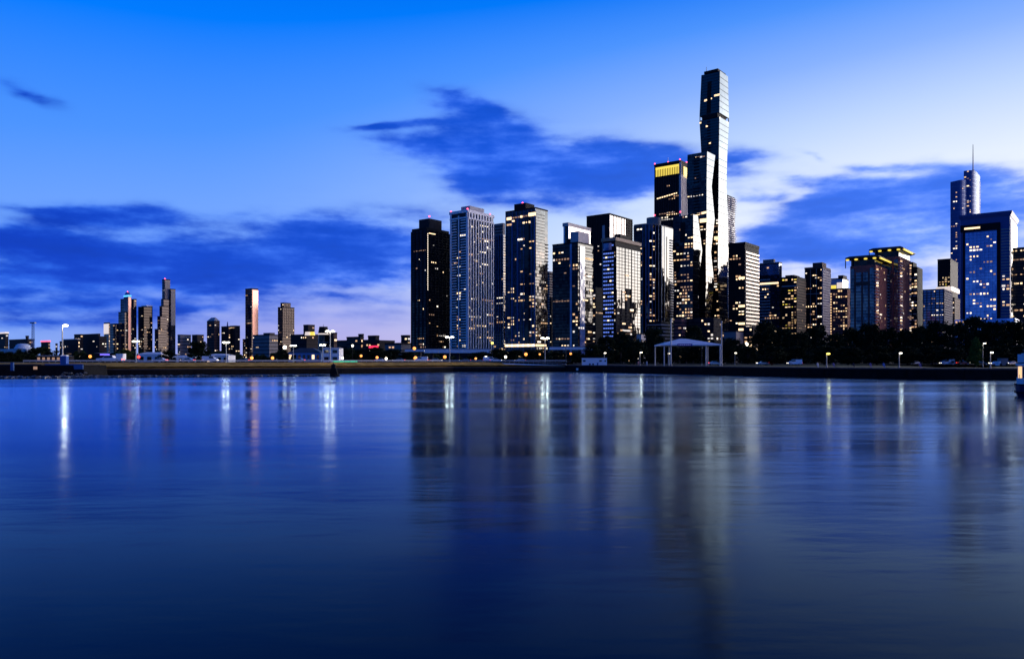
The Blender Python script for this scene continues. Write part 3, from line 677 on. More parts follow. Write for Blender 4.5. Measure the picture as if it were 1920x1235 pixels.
# --- brown tower with lavender grid side
B = Block(1040, 1509, 1542, 1557, 503); rt = tower_root('apartment_tower', 'dark brown tower with a pale lavender gridded side and rooftop box', 960, 1542)
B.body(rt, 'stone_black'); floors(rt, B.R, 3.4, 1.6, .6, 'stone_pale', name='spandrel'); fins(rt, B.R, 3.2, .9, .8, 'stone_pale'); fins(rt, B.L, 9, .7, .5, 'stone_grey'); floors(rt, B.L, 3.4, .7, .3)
B.cap(rt, .4, 2.5, 'stone_brown'); B.pent(rt, .1, .65, .2, .7, 9, 'stone_brown'); lit(rt, B.L, 50, 151, run=2); panel(m_ := MB(), B.L, 0, 1, .73, .735, .6); m_.build('cornice', 'stone_pale', rt)
# --- brightly lit top behind
B = Block(1350, 1556, 1580, 1590, 523); rt = tower_root('office_tower', 'white-lit upper storeys of a far tower above the brown flats', 1350, 1575)
B.body(rt, 'glass_blue'); panel(m_ := MB(), B.L, .55, .99, .35, .96, .5); m_.build('lit_wall', 'crown_white', rt); panel(m_ := MB(), B.L, 0, .5, .86, .93, .5); m_.build('lit_band', 'crown_yellow', rt); B.cap(rt, .5, 2, 'stone_black'); B.pent(rt, 0, .4, .1, .8, 7, 'stone_black'); floors(rt, B.L, 4, .8, .7, 'stone_pale', 0, .5, .4, .85)
B = Block(905, 1557, 1589, 1600, 542); rt = tower_root('apartment_block', 'dark brown flats with a string of orange lights up the left edge', 905, 1585, 'apartment block')
B.body(rt, 'brick_red'); floors(rt, B.L, 3.2, .5, .2, 'stone_dark'); lit(rt, B.L, 50, 161, .15, 1, run=1, cw=2.4, pal=('win_warm', 'win_amber', 'win_dim')); B.cap(rt, .2, 1.4, 'stone_dark')
for k in range(26): one(rt, B.L, .035, .02 + k * .037, 1.3, 1.5, 'win_amber', .3)

# --- the twin towers with flared lit eaves
def twin(label, D, xl, xc, xr, ye, seed):
    B = Block(D, xl, xc, xr, ye + 16); rt = tower_root('apartment_tower', label, D, xc)
    B.body(rt, 'brick_red')
    for a, b_ in ((.02, .16), (.24, .44), (.52, .70), (.78, .93)):
        panel(m_ := MB(), B.L, a, b_, 0, .93 if a > .2 and a < .7 else .97, .6); w_ = m_.build('window_bay', 'glass_teal', rt)
        floors(w_, B.L, 3.3, .5, .75, 'stone_dark', a, b_, 0, .93)
    panel(m_ := MB(), B.L, .18, .76, .80, .83, 1.0); m_.build('cornice', 'stone_brown', rt)
    floors(rt, B.L, 3.3, .8, 1.5, 'stone_pale', .935, 1., 0, .97, 'balcony'); floors(rt, B.R, 3.3, .8, 1.5, 'stone_pale', .0, .14, 0, .97, 'balcony'); floors(rt, B.R, 3.3, .8, 1.5, 'stone_pale', .8, 1, 0, .97, 'balcony')
    fins(rt, B.R, 5, .6, .3, 'stone_brown', .18, .78)
    r0, r1 = B.grow(-1.), B.grow(.5); MB().prism(r0, B.z1 + .02, Z(ye + 4, D)).build('attic', 'glass_dark', rt)
    r2 = B.grow(4.); zt = Z(ye + 3, D)
    eave = MB().loft([[(p.x, p.y, zt - 1.2) for p in r1], [(p.x, p.y, zt + .6) for p in r2], [(p.x, p.y, zt + 1.5) for p in r2], [(p.x, p.y, zt + 3.2) for p in r1]]).build('eave', 'metal_dark', rt)
    ef = Face((r2[0].x, r2[0].y, zt - 1.2), (r2[1].x, r2[1].y, zt - 1.2), (r2[1].x, r2[1].y, zt + .5), (r2[0].x, r2[0].y, zt + .5)); er = Face((r2[1].x, r2[1].y, zt - 1.6), (r2[2].x, r2[2].y, zt - 1.6), (r2[2].x, r2[2].y, zt + .8), (r2[1].x, r2[1].y, zt + .8))
    for u in (.06, .32, .60, .86): q = ef.pt(u, .3) - ef.n * 1.5; MB().ball(q, 1.5, 10, 6, (1.2, 1.2, .62)).build('eave_light', 'crown_yellow', rt)
    panel(m_ := MB(), er, .1, .8, .35, .9, .1, 1.2); m_.build('eave_light', 'crown_yellow', rt)
    for p in (r2[0].lerp(r2[1], .04), r2[0].lerp(r2[1], .22)): MB().cyl((p.x, p.y + 2, B.z1 - 2), (p.x, p.y + 2, zt), .5).build('post', 'metal_dark', rt)
    rnd = random.Random(seed)
    for u in (.06, .9):
        for k in range(34):
            if rnd.random() < .6: one(rt, B.R, u, .03 + k * .028, 1.7, 1.5, rnd.choice(('win_warm', 'win_amber', 'win_dim', 'win_white')), 1.6)
    lit(rt, B.R, 16, seed, .2, .78, run=1); lit(rt, B.L, 5, seed + 1, .24, .44, .02, .4, pr=.9)
    return B, rt
twin('brick and blue glass tower with yellow-lit flared eaves, nearer and lower of the twins', 800, 1594, 1642, 1668, 480, 171)
twin('brick tower with a long yellow eave strip, farther and taller of the twins', 835, 1638, 1687, 1708, 464, 172)
B = Block(870, 1702, 1720, 1730, 500); rt = tower_root('apartment_tower', 'dark tower with short pale balcony dashes behind the taller twin', 870, 1720)
B.body(rt, 'stone_black'); floors(rt, B.L, 6.6, .8, 1.2, 'stone_pale', .15, .45, 0, .95, 'balcony'); floors(rt, B.L, 6.6, .8, 1.2, 'stone_pale', .6, .9, 0, .95, 'balcony'); lit(rt, B.L, 30, 181); B2 = Block(875, 1702, 1712, 1719, 491, z0=B.z1 + .02); B2.body(rt, 'stone_black', 'penthouse')
B = Block(1120, 1730, 1770, 1787, 543); rt = tower_root('office_block', 'lavender-blue glass block with fine grid left of the tall spire tower', 1000, 1770, 'office block')
B.body(rt, 'glass_blue'); floors(rt, B.L, 3.6, 1.0, .4, 'stone_dark'); fins(rt, B.L, 6, .9, .5, 'stone_brown'); floors(rt, B.R, 3.4, 1.3, .5, 'stone_grey'); fins(rt, B.R, 4, 1., .6, 'stone_grey'); B.cap(rt, .2, 1.5, 'stone_brown'); lit(rt, B.L, 34, 191, run=2)
B = Block(1200, 1758, 1782, 1796, 487); rt = tower_root('office_tower', 'black tower with dense yellow-lit windows and an orange-lit ledge, left of the spire tower', 1200, 1782)
B.body(rt, 'stone_black'); floors(rt, B.L, 3.8, 1., .4); fins(rt, B.L, 4, .8, .5); lit(rt, B.L, 46, 201, .1, .98, .5, .84, run=4, pal=('win_warm', 'crown_yellow', 'win_amber')); MB().prism(B.grow(2), Z(545, 1200), Z(537, 1200)).build('lit_ledge', 'crown_white', rt); B.cap(rt, .3, 2, 'stone_black')
# --- spire tower
D = 1480; rt = tower_root('skyscraper', 'rounded blue glass skyscraper with setbacks and a tall thin spire', D, 1815)
p1, z0, z1 = rounded(D, 1782, 1809, 1824, 340, 6, .5); MB().prism(p1, 2, z1).build('wall', 'glass_slate', rt); MB().loft([[(q.x, q.y, z1 + .05) for q in p1], [(q.x, q.y, z1 + 2 + 9 * (q.x - p1[0].x) / (p1[-2].x - p1[0].x)) for q in p1]]).build('sloped_shoulder', 'glass_slate', rt); f1 = rfaces(p1, 2, z1)
p2, z0, z2 = rounded(D + 12, 1807, 1828, 1839, 318, 6, .5); MB().prism(p2, 2, z2).build('wall', 'glass_slate', rt); f2 = rfaces(p2, 2, z2)
for fc in f1[:-1] + f2[:-1]: floors(rt, fc, 8, .9, .3, 'metal_blue')
panel(m_ := MB(), f1[-1], .55, .72, .5, .985, .5); m_.build('edge_strip', 'stone_pale', rt); panel(m_ := MB(), f2[-1], .86, 1., .5, .97, .4); m_.build('edge_strip', 'stone_pale', rt)
c2 = sum(p2, Vector()) / len(p2); MB().cyl((c2.x, c2.y, z2), (c2.x, c2.y, z2 + 4), 4, 2.5, 12).build('spire_base', 'metal_dark', rt); MB().cyl((c2.x, c2.y, z2 + 4), (c2.x, c2.y, Z(262, D)), 1.15, .5, 8).build('spire', 'metal_grey', rt)
lit(rt, f1[0], 22, 211, v0=.4, fh=4.2); lit(rt, f1[3], 4, 212, v0=.6, run=1); lit(rt, f2[1], 6, 213, v0=.75); lit(rt, f2[0], 8, 214, v0=.8)
# --- wide blue tower at the right
B = Block(845, 1801, 1894, 1907.5, 404); rt = tower_root('apartment_tower', 'wide blue glass slab in a dark frame with slanted flat roof, rightmost big tower', 845, 1880)
B.body(rt, 'glass_slate')
panel(m_ := MB(), B.L, .10, .74, .045, .905, .9); w_ = m_.build('curtain_wall', 'glass_silver', rt); fins(w_, B.L, 3.6, .25, 1.05, 'metal_blue', .10, .74, .045, .905); floors(w_, B.L, 3.2, .25, 1.0, 'metal_blue', .10, .74, .045, .905)
for a, b_, v0, v1 in ((.055, .095, .03, .93), (.745, .81, .03, .955), (.0, .81, .0, .04)): panel(m_ := MB(), B.L, a, b_, v0, v1, 1.5); m_.build('dark_frame', 'stone_black', rt)
panel(m_ := MB(), B.L, .0, .81, .915, .96, 1.9); m_.build('top_frame', 'stone_black', rt); floors(rt, B.L, 3.2, .9, .6, 'metal_grey', .82, 1., .03, .93);  # black top band of the frame
r1, r2 = B.grow(.3), B.grow(2.); MB().loft([[(p.x, p.y, B.z1 + .02) for p in r1], [(p.x, p.y, B.z1 + 3.5) for p in r2], [(p.x, p.y, B.z1 + 5.2) for p in r2]]).build('roof', 'glass_slate', rt)
panel(m_ := MB(), B.R, .1, .98, .22, .98, .6); m_.build('curtain_wall', 'glass_mirror', rt); beacon(rt, B.top(0, .2), B.z1 + 5.5)
lit(rt, B.L, 74, 221, .11, .73, .05, .88, run=3, pr=1.15, cw=3.2, pal=('win_warm', 'win_warm', 'win_white', 'win_dim')); lit(rt, B.L, 14, 222, .83, 1, .03, .6, pr=.7); lit(rt, B.R, 6, 223, 0, 1, 0, .2)
for k in range(6): one(rt, B.L, .12 + k * .05, .935, 3.4, 2.0, 'win_warm', 2.05)
MB().prism(B.grow(5), 2, Z(597, 845)).build('podium', 'glass_silver', rt); pf = B.grow(5); ff = Face((pf[0].x, pf[0].y, 2), (pf[1].x, pf[1].y, 2), (pf[1].x, pf[1].y, Z(597, 845)), (pf[0].x, pf[0].y, Z(597, 845))); floors(rt, ff, 4, .8, .4, 'stone_grey'); lit(rt, ff, 22, 224, v0=.2, fh=5, run=3)
B = Block(905, 1904, 1926, 1940, 466); rt = tower_root('apartment_tower', 'brown-black tower cut off by the right picture edge', 905, 1926); B.body(rt, 'stone_brown'); floors(rt, B.L, 3.4, 1., .4, 'stone_dark'); lit(rt, B.L, 26, 231); B.cap(rt, .2, 2, 'stone_dark')
# --- more distant mid-rises that close the gaps
for k, (D_, xl, xc, xr, yt, m, n, lb) in enumerate([(1300, 1452, 1470, 1480, 536, 'stone_dark', 14, 'distant plum block filling the gap right of the blue-topped office'), (1250, 1498, 1512, 1524, 548, 'stone_black', 14, 'distant dark block filling the gap left of the lavender-gridded tower'), (1300, 1552, 1562, 1572, 560, 'stone_dark', 8, 'distant block just right of the lavender-gridded tower'), (1250, 1716, 1738, 1750, 566, 'stone_dark', 14, 'distant low block right of the dashed-balcony tower'), (1200, 1776, 1790, 1800, 560, 'stone_brown', 12, 'distant brown block at the foot of the spire tower'), (1250, 1408, 1424, 1436, 520, 'stone_dark', 10, 'distant slab peeking between striped block and blue-topped office'), (1300, 1018, 1034, 1050, 560, 'stone_dark', 8, 'distant low slab at the foot of the thin striped block')]):
    B = Block(D_, xl, xc, xr, yt); rt = tower_root('office_block', lb, D_, xc, 'office block', 'distant blocks between the towers'); B.body(rt, m); floors(rt, B.L, 3.8, 1.1, .4, 'slab_black'); floors(rt, B.R, 3.8, 1.1, .4, 'slab_black'); B.cap(rt, .3, 2., 'stone_dark'); lit(rt, B.L, n, 700 + k, fh=3.8); lit(rt, B.R, n // 2, 740 + k, fh=3.8)
# --- low buildings at the feet of the towers
def low(name, label, D, xl, xc, xr, yt, m, n, seed, band=None, cat='building', fh=3.6, **k):
    B = Block(D, xl, xc, xr, yt); rt = tower_root(name, label, D, xc, cat, None); B.body(rt, m)
    if band: floors(rt, B.L, fh, fh * .3, .3, band); floors(rt, B.R, fh, fh * .3, .3, band)
    B.cap(rt, .25, max(.8, S(2, D)), 'stone_dark')
    if n: lit(rt, B.L, n, seed, fh=fh, v0=.1, **k); lit(rt, B.R, n // 2, seed + 500, fh=fh, v0=.1, **k)
    return B, rt
low('hotel', 'low dark building with clusters of lit windows in front of the tallest tower', 790, 1290, 1338, 1352, 597, 'stone_dark', 20, 301, 'stone_black')
low('apartment_block', 'small reddish brick block left of the lit low building by the tallest tower', 800, 1264, 1278, 1292, 598, 'brick_red', 6, 302, 'stone_dark', 'apartment block')
low('podium_building', 'grey blank podium box at the foot of the striped block', 720, 1357, 1380, 1394, 622, 'stone_grey', 2, 303)
low('podium_building', 'lit lobby base with warm lamps under the striped block', 730, 1394, 1412, 1426, 614, 'stone_dark', 12, 304, 'stone_black', run=2)
low('townhouse', 'small pale lit house among trees under the white mirrored tower', 560, 1194, 1202, 1211, 627, 'stone_pale', 3, 305, None, 'house')
low('office_block', 'tall narrow slab with purple-grey edge between the blue-stripped tower and the mirrored tower', 1000, 1110, 1117, 1130, 540, 'stone_dark', 10, 306, 'stone_black', 'office block')

# ------------------------------------------------------------------ the far city on the left
GL = 'far skyline on the left'
def far(name, label, D, blocks, m='stone_dark', n=12, seed=1, mR=None, cat='tower'):
    """blocks: (left, near corner, right, top row) stacked side by side; each its own part"""
    x0 = blocks[0]; rt = thing(name, label, cat, (X(x0[1], D), D + 10, 2.), GL); out = []
    for i, (xl, xc, xr, yt) in enumerate(blocks):
        B = Block(D + i * 6, xl, xc, xr, yt); B.body(rt, m); out.append(B)
        if B.L.W > 4: floors(rt, B.L, 8, 1.6, .5, 'slab_black')
        if mR: panel(q := MB(), B.R, .04, .96, .04, .99, .8); q.build('side_panel', mR, rt)
        else: floors(rt, B.R, 8, 1.6, .5, 'slab_black')
        B.cap(rt, .3, 3, 'stone_dark')
        k = max(2, int(n * .6 / len(blocks)))
        lit(rt, B.L, k, seed + i, v0=.12, fh=7, cw=6, run=2, fill=.55, hh=.38); lit(rt, B.R, k // 2 + 1, seed + i + 40, v0=.12, fh=7, cw=6, run=1, fill=.55, hh=.38, pr=1.0)
    return rt, out
D = 2400
rt, o = far('apartment_tower', 'short far tower with a white lit top at the left picture edge', D, [(-6, 10, 16, 627)], 'stone_dark', 10, 401); MB().prism(o[0].grow(1), o[0].z1 + 3.1, o[0].z1 + 8).build('lit_top', 'crown_white', rt)
far('museum_building', 'long dark flat-roofed hall with a small rooftop cabin, far left', 1500, [(17, 52, 64, 638), (48, 51, 54, 632)], 'stone_dark', 3, 403, cat='museum')
rt, o = far('office_block', 'small far block with a pink lit roof edge between dark trees', 2000, [(77, 90, 94, 643)], 'stone_dark', 3, 405, cat='office block'); MB().prism(o[0].grow(1), o[0].z1 + 3.1, o[0].z1 + 7).build('lit_roof', 'crown_pink', rt)
far('chimney_stack', 'thin dark chimney stack beyond the tall bright lamp', 1800, [(104, 107, 108, 646)], 'stone_black', 0, 407, cat='chimney')
rt, o = far('apartment_block', 'dark wide block with a pale roof line just right of the tall bright lamp', 1700, [(112, 118, 120, 642), (119, 146, 150, 639)], 'stone_dark', 14, 409, cat='apartment block'); MB().prism(o[1].grow(.8), o[1].z1 + 3.1, o[1].z1 + 5).build('roof_edge', 'stone_pale', rt)
far('office_block', 'blue-grey block with pale ribbed side left of the stepped far towers', 2300, [(139, 150, 156, 628), (155, 186, 200, 632), (156, 184, 188, 627)], 'stone_dark', 16, 413, cat='office block')
rt, o = far('apartment_tower', 'far tower with white lit cap on its left shoulder', D, [(195, 204, 206, 606), (203, 217, 223, 608)], 'glass_navy', 22, 417); panel(q := MB(), o[0].L, .0, 1., .72, .99, 1.2); q.build('lit_cap', 'crown_white', rt)
rt, o = far('skyscraper', 'far stepped tower with a blue lit crown', D, [(222, 234, 240, 586), (226, 240, 246, 561), (245, 251, 256, 562)], 'glass_navy', 36, 421); B = Block(D + 2, 232, 240, 246, 556); B.body(rt, 'glass_navy', 'upper_shaft')
panel(q := MB(), B.R, .1, .9, .1, .99, 1.); q.build('edge_strip', 'sunset_rose', rt)  # strip coloured with the pink sunset glow
MB().prism(B.grow(.6), B.z1 + .1, B.z1 + 5).build('crown_light', 'crown_blue', rt); MB().loft([[(p.x, p.y, B.z1 + 5.1) for p in B.grow(-1)], [(p.x, p.y, B.z1 + 11) for p in B.grow(-3)], [(p.x, p.y, B.z1 + 15) for p in B.grow(-5.5)]]).build('crown', 'metal_blue', rt); beacon(rt, B.top(.4, .4), B.z1 + 15, 1.6)
rt, o = far('apartment_tower', 'far square tower with a white roof block, right of the blue-crowned tower', D, [(259, 270, 286, 576)], 'glass_dark', 34, 427); o[0].pent(rt, 0, .9, .3, 1., 7, 'concrete_white')
rt, o = far('skyscraper', 'tallest far tower, stepped like stairs on its left, red top', D, [(290, 297, 308, 618), (295, 301, 312, 594), (299, 304, 316, 575), (302, 307, 322, 562), (304, 309, 319, 525), (314, 320, 329, 543)], 'glass_navy', 60, 431)
for k in (4, 5): panel(q := MB(), o[k].R, .05, .95, .5, .99, 1.1); q.build('side_panel', 'stone_grey', rt)
for k in range(2): beacon(rt, o[4].top(.8 * k, .5 * k), o[4].z1 + 3, 1.8)
one(rt, o[3].R, .3, .72, 14, 6, 'win_amber', 1.2)
far('office_block', 'low tan block with a lit attic strip, right of the stepped far tower', 2200, [(333, 338, 358, 629)], 'stone_grey', 10, 441, cat='office block')
far('office_block', 'low dark block with chamfered roof behind the round tree', 2200, [(360, 370, 382, 629)], 'stone_dark', 10, 443, cat='office block')
rt, o = far('apartment_tower', 'brown far tower with a pale tapered roof', D, [(388, 402, 412, 603)], 'stone_brown', 16, 445); MB().loft([[(p.x, p.y, o[0].z1 + 3.1) for p in o[0].grow(0)], [(p.x, p.y, o[0].z1 + 14) for p in o[0].grow(-9)]]).build('roof', 'stone_pale', rt)
rt, o = far('apartment_tower', 'pair of joined far slabs with a thin roof mast, right of the brown tower', D, [(415, 428, 432, 613), (431, 441, 450, 612)], 'stone_dark', 26, 447); mast(rt, o[0].top(.2, .3), o[0].z1, Z(603, D), 3, 'metal_blue')
rt, o = far('skyscraper', 'tall slim far tower with a pink sunset-lit right side', D, [(460, 472, 484, 542), (455, 460, 463, 637)], 'glass_navy', 24, 451); panel(q := MB(), o[0].R, .1, .98, .32, .99, 1.); q.build('side_panel', 'sunset_rose', rt)  # sunset light on the right side laid on as a pink panel
far('warehouse', 'long low lavender hall right of the slim pink-lit tower', 1900, [(474, 505, 521, 629), (494, 506, 515, 626)], 'stone_grey', 4, 455, cat='warehouse')
rt, o = far('apartment_tower', 'far tower with stepped ribbed top glowing tan', D, [(521, 530, 552, 577), (526, 532, 545, 569)], 'glass_dark', 34, 457); fins(rt, o[0].R, 6, 1.6, 1., 'cladding_tan', .05, .95, .45, .99); fins(rt, o[1].R, 6, 1.6, 1., 'cladding_tan', .05, .95, .5, .99)
rt, o = far('hospital_building', 'dark broad building with yellow-lit rooftop drums', 1600, [(545, 575, 598, 629), (569, 578, 590, 611)], 'stone_dark', 16, 461, cat='building')
for px, r_, m in ((577, 6, 'crown_white'), (586, 5, 'crown_yellow')):
    MB().cyl((X(px, 1580), 1580, o[0].z1), (X(px, 1580), 1580, o[0].z1 + 7), r_, r_ * .8, 10).build('rooftop_drum', m, rt)
rt = thing('round_building', 'dark round tower with a white lit ring and small mast', 'tower', (X(604, 1500), 1510, 2.), GL)
c0 = Vector((X(604, 1500), 1510, 0)); MB().cyl((c0.x, c0.y, 2), (c0.x, c0.y, Z(627, 1500)), 10, 10, 20).build('wall', 'glass_dark', rt); MB().cyl((c0.x, c0.y, Z(627, 1500)), (c0.x, c0.y, Z(624.5, 1500)), 10.2, 10.2, 20).build('lit_ring', 'crown_white', rt); MB().cyl((c0.x, c0.y, Z(624.5, 1500)), (c0.x, c0.y, Z(612, 1500)), 10, 8, 20).build('upper_drum', 'stone_black', rt); mast(rt, c0, Z(612, 1500), Z(607, 1500), .5, 'metal_dark')
for k in range(3): MB().cyl((c0.x, c0.y, 20 + k * 9), (c0.x, c0.y, 21.5 + k * 9), 10.3, 10.3, 20).build('floor_band', 'stone_grey', rt)
far('apartment_block', 'plum-coloured block with a framed window bay right of the round tower', 1500, [(612, 626, 632, 626)], 'stone_brown', 4, 465, cat='apartment block')
far('warehouse', 'long low plum hall behind the dark trees left of centre', 1300, [(632, 690, 712, 640), (650, 676, 682, 634), (672, 680, 682, 629)], 'stone_brown', 12, 467, cat='warehouse')
rt, o = far('shopping_hall', 'low building with a long red light strip', 1250, [(686, 712, 740, 641), (690, 704, 711, 632)], 'stone_dark', 10, 471, cat='building'); panel(q := MB(), o[0].L, .25, .9, .70, .82, 1.0); q.build('red_sign', 'sign_red', rt)
far('warehouse', 'low pale-roofed shed row left of the near-black tower', 1200, [(722, 752, 772, 646)], 'stone_grey', 6, 475, cat='warehouse')
far('office_block', 'small square block standing just left of the near-black tower', 1350, [(752, 764, 769, 631)], 'stone_dark', 0, 477, cat='office block')
# white domed building and lattice mast
rt = thing('aquarium_building', 'white low building with a shallow pale dome at the left edge', 'museum', (X(20, 900), 905, 2.), GL)
B = Block(900, -40, 50, 58, 655); B.body(rt, 'concrete_white'); fins(rt, B.L, 4, .8, .4, 'stone_pale'); B.cap(rt, .4, 1., 'concrete_white')
cx, cy_ = X(38, 910), 915
MB().loft([[(cx + r_ * math.cos(a * math.pi / 12), cy_ + r_ * math.sin(a * math.pi / 12), Z(655, 900) + h) for a in range(24)] for r_, h in ((9, 1), (9, 2.4), (7.5, 3.4), (7.5, 5.2), (5, 6.6), (2, 7.2))]).build('dome', 'concrete_white', rt)
rt = thing('radio_mast', 'faint grey lattice mast with a top platform left of the bright lamp', 'mast', (X(62, 1300), 1300, 2.), GL)
for a, b_ in ((-1, -1), (1, -1), (1, 1), (-1, 1)): MB().cyl((X(62, 1300) + a * 2, 1300 + b_ * 2, 2), (X(62, 1300) + a * 1.2, 1300 + b_ * 1.2, Z(604, 1300)), .35, .3, 5).build('leg', 'metal_blue', rt)
br = MB()
for k in range(14):
    z = 4 + k * 4.6; e = 2 - .8 * k / 14
    br.cyl((X(62, 1300) - e, 1300 - e, z), (X(62, 1300) + e, 1300 - e, z + 4.6), .18, .18, 4); br.cyl((X(62, 1300) + e, 1300 - e, z), (X(62, 1300) - e, 1300 - e, z + 4.6), .18, .18, 4)
br.build('brace', 'metal_blue', rt); MB().box((X(62, 1300), 1300, Z(605, 1300)), (8, 5, 2)).build('platform', 'metal_grey', rt)

# ------------------------------------------------------------------ trees
def leafmat(name, c, v=.4):
    m = mat(name, c, .9, var=v, vscale=.6, spec=.1); return m
leafmat('leaf_dark', (.012, .022, .009), .6); leafmat('leaf_lamplit', (.035, .065, .018)); leafmat('leaf_floodlit', (.07, .11, .02))  # the two paler greens have lamplight put into their colour
mat('bark', (.03, .024, .02), .95, var=.3, vscale=2.)
def crown_mesh(seed, leaves=2600, conic=0.):
    """unit crown: radius about 1 in x and y, height 0..2; leaf-sized quads round many twig clumps"""
    rnd = random.Random(seed); cl = []
    for _ in range(64):
        h = rnd.random() ** .8; rr = (math.sin(math.pi * min(.96, h * .86 + .10)) ** .7) * (1 - conic * h) * rnd.uniform(.35, 1.); a = rnd.uniform(0, 6.283)
        cl.append((rr * .86 * math.cos(a), rr * .86 * math.sin(a), .12 + h * 1.78, rnd.uniform(.13, .30)))
    V_, F_ = [], []
    for i in range(leaves):
        cx, cy_, cz, cr = rnd.choice(cl); d = Vector((rnd.gauss(0, 1), rnd.gauss(0, 1), rnd.gauss(0, .8))).normalized() * cr * rnd.random() ** .4
        p = Vector((cx, cy_, cz)) + d; n = (d + Vector((rnd.gauss(0, .5), rnd.gauss(0, .5), rnd.gauss(0, .5) + .3))).normalized(); u = n.orthogonal().normalized(); w_ = n.cross(u); a = rnd.uniform(0, 6.28)
        u, w_ = u * math.cos(a) + w_ * math.sin(a), w_ * math.cos(a) - u * math.sin(a); s_ = rnd.uniform(.040, .085); o = len(V_)
        V_ += [tuple(p - u * s_), tuple(p + w_ * s_ * .6), tuple(p + u * s_), tuple(p - w_ * s_ * .6)]; F_.append((o, o + 1, o + 2, o + 3))
    me = bpy.data.meshes.new('crown'); me.from_pydata(V_, [], F_); return me, cl
def trunk_mesh(seed, cl):
    rnd = random.Random(seed); mb = MB(); mb.cyl((0, 0, -.45), (.02, .01, .5), .075, .055, 7); mb.cyl((.02, .01, .5), (0, 0, 1.5), .055, .012, 6)
    for c in cl[::4]: z = rnd.uniform(.15, .8) * min(1, c[2]); mb.cyl((.01, 0, z), (c[0], c[1], max(c[2], z + .1)), .03, .006, 5)
    me = bpy.data.meshes.new('trunk'); me.from_pydata(mb.v, [], mb.f); me.materials.append(MATS['bark']); return me
CR = {}
for mi, lm in enumerate(('leaf_dark', 'leaf_lamplit', 'leaf_floodlit')):
    for k in range(4 if mi == 0 else 1):
        me, cl = crown_mesh(10 * mi + k, 4600, .75 if mi == 2 else .0); me.materials.append(MATS[lm]); CR[lm, k] = (me, trunk_mesh(60 + 10 * mi + k, cl))
def tree(label, px, ytop, D, wpx, zg=2.6, lm='leaf_dark', k=0, seed=0, group='park trees along the shore', name='park_tree'):
    h = Z(ytop, D) - zg; w_ = S(wpx, D) / 2; me, tm = CR[lm, k]; rnd = random.Random(seed + int(px))
    rt = thing(name, label, 'tree', (X(px, D), D, zg), group); sz = h / 2.32; rz = rnd.uniform(0, 6.28)
    dup(None, 'trunk', tm, rt, (0, 0, .45 * sz), rz, (w_, w_, sz)); dup(None, 'crown', me, rt, (0, 0, .10 * sz), rz, (w_ * 1.12, w_ * 1.12, sz * 1.12)); return rt
def gz(px, D):           # ground height: road on the bank to the left, park level to the right
    return 3.72 if px < 1010 and D < shore_D(min(max(px, 0), 1900)) + 93 else 2.6
# single trees one can tell apart
tree('low dark tree clump in front of the white domed building', 14, 660, 420, 46, 2.6, k=1)
tree('dark rounded tree right of the white domed building', 38, 659, 430, 30, 2.6, k=2)
tree('broad black tree below the pink-roofed far block', 78, 651, 400, 62, 2.6, k=3)
tree('green lamp-lit tree behind the white pickup truck', 233, 656, 300, 46, 3.72, 'leaf_lamplit')
tree('small black tree between the white marina sheds', 316, 657, 330, 34, 2.6, k=1)
tree('round black tree below the tapered-roof brown tower', 372, 640, 330, 46, 2.6, k=0)
tree('small dark tree left of the blue boathouse', 532, 656, 330, 24, 2.6, k=2)
tree('tiny clipped bush in front of the blue boathouse', 549, 666, 300, 9, 3.72, 'leaf_lamplit')
for i, (px, yt, wd, lb) in enumerate([(648, 652, 40, 'dark tree right of the white lock house'), (678, 655, 40, 'dark tree below the long plum hall'), (706, 652, 44, 'dark tree below the red light strip'), (738, 655, 42, 'dark tree left of the bridge end'), (764, 660, 30, 'low dark tree at the bridge end'),
        (900, 660, 44, 'dark tree under the pale bridge end near the white-finned tower'), (934, 655, 44, 'dark tree below the slim dark blue tower'), (968, 656, 44, 'dark tree below the bright-cornered glass tower'), (1002, 655, 40, 'dark tree left of the double-headed lamp in the centre'), (1046, 660, 40, 'low dark tree right of the double-headed lamp in the centre'), (1080, 660, 36, 'low dark tree behind the white site trailer')]):
    tree(lb, px, yt, 460 + (i * 37) % 60, wd + 10, 2.6, k=i % 4)
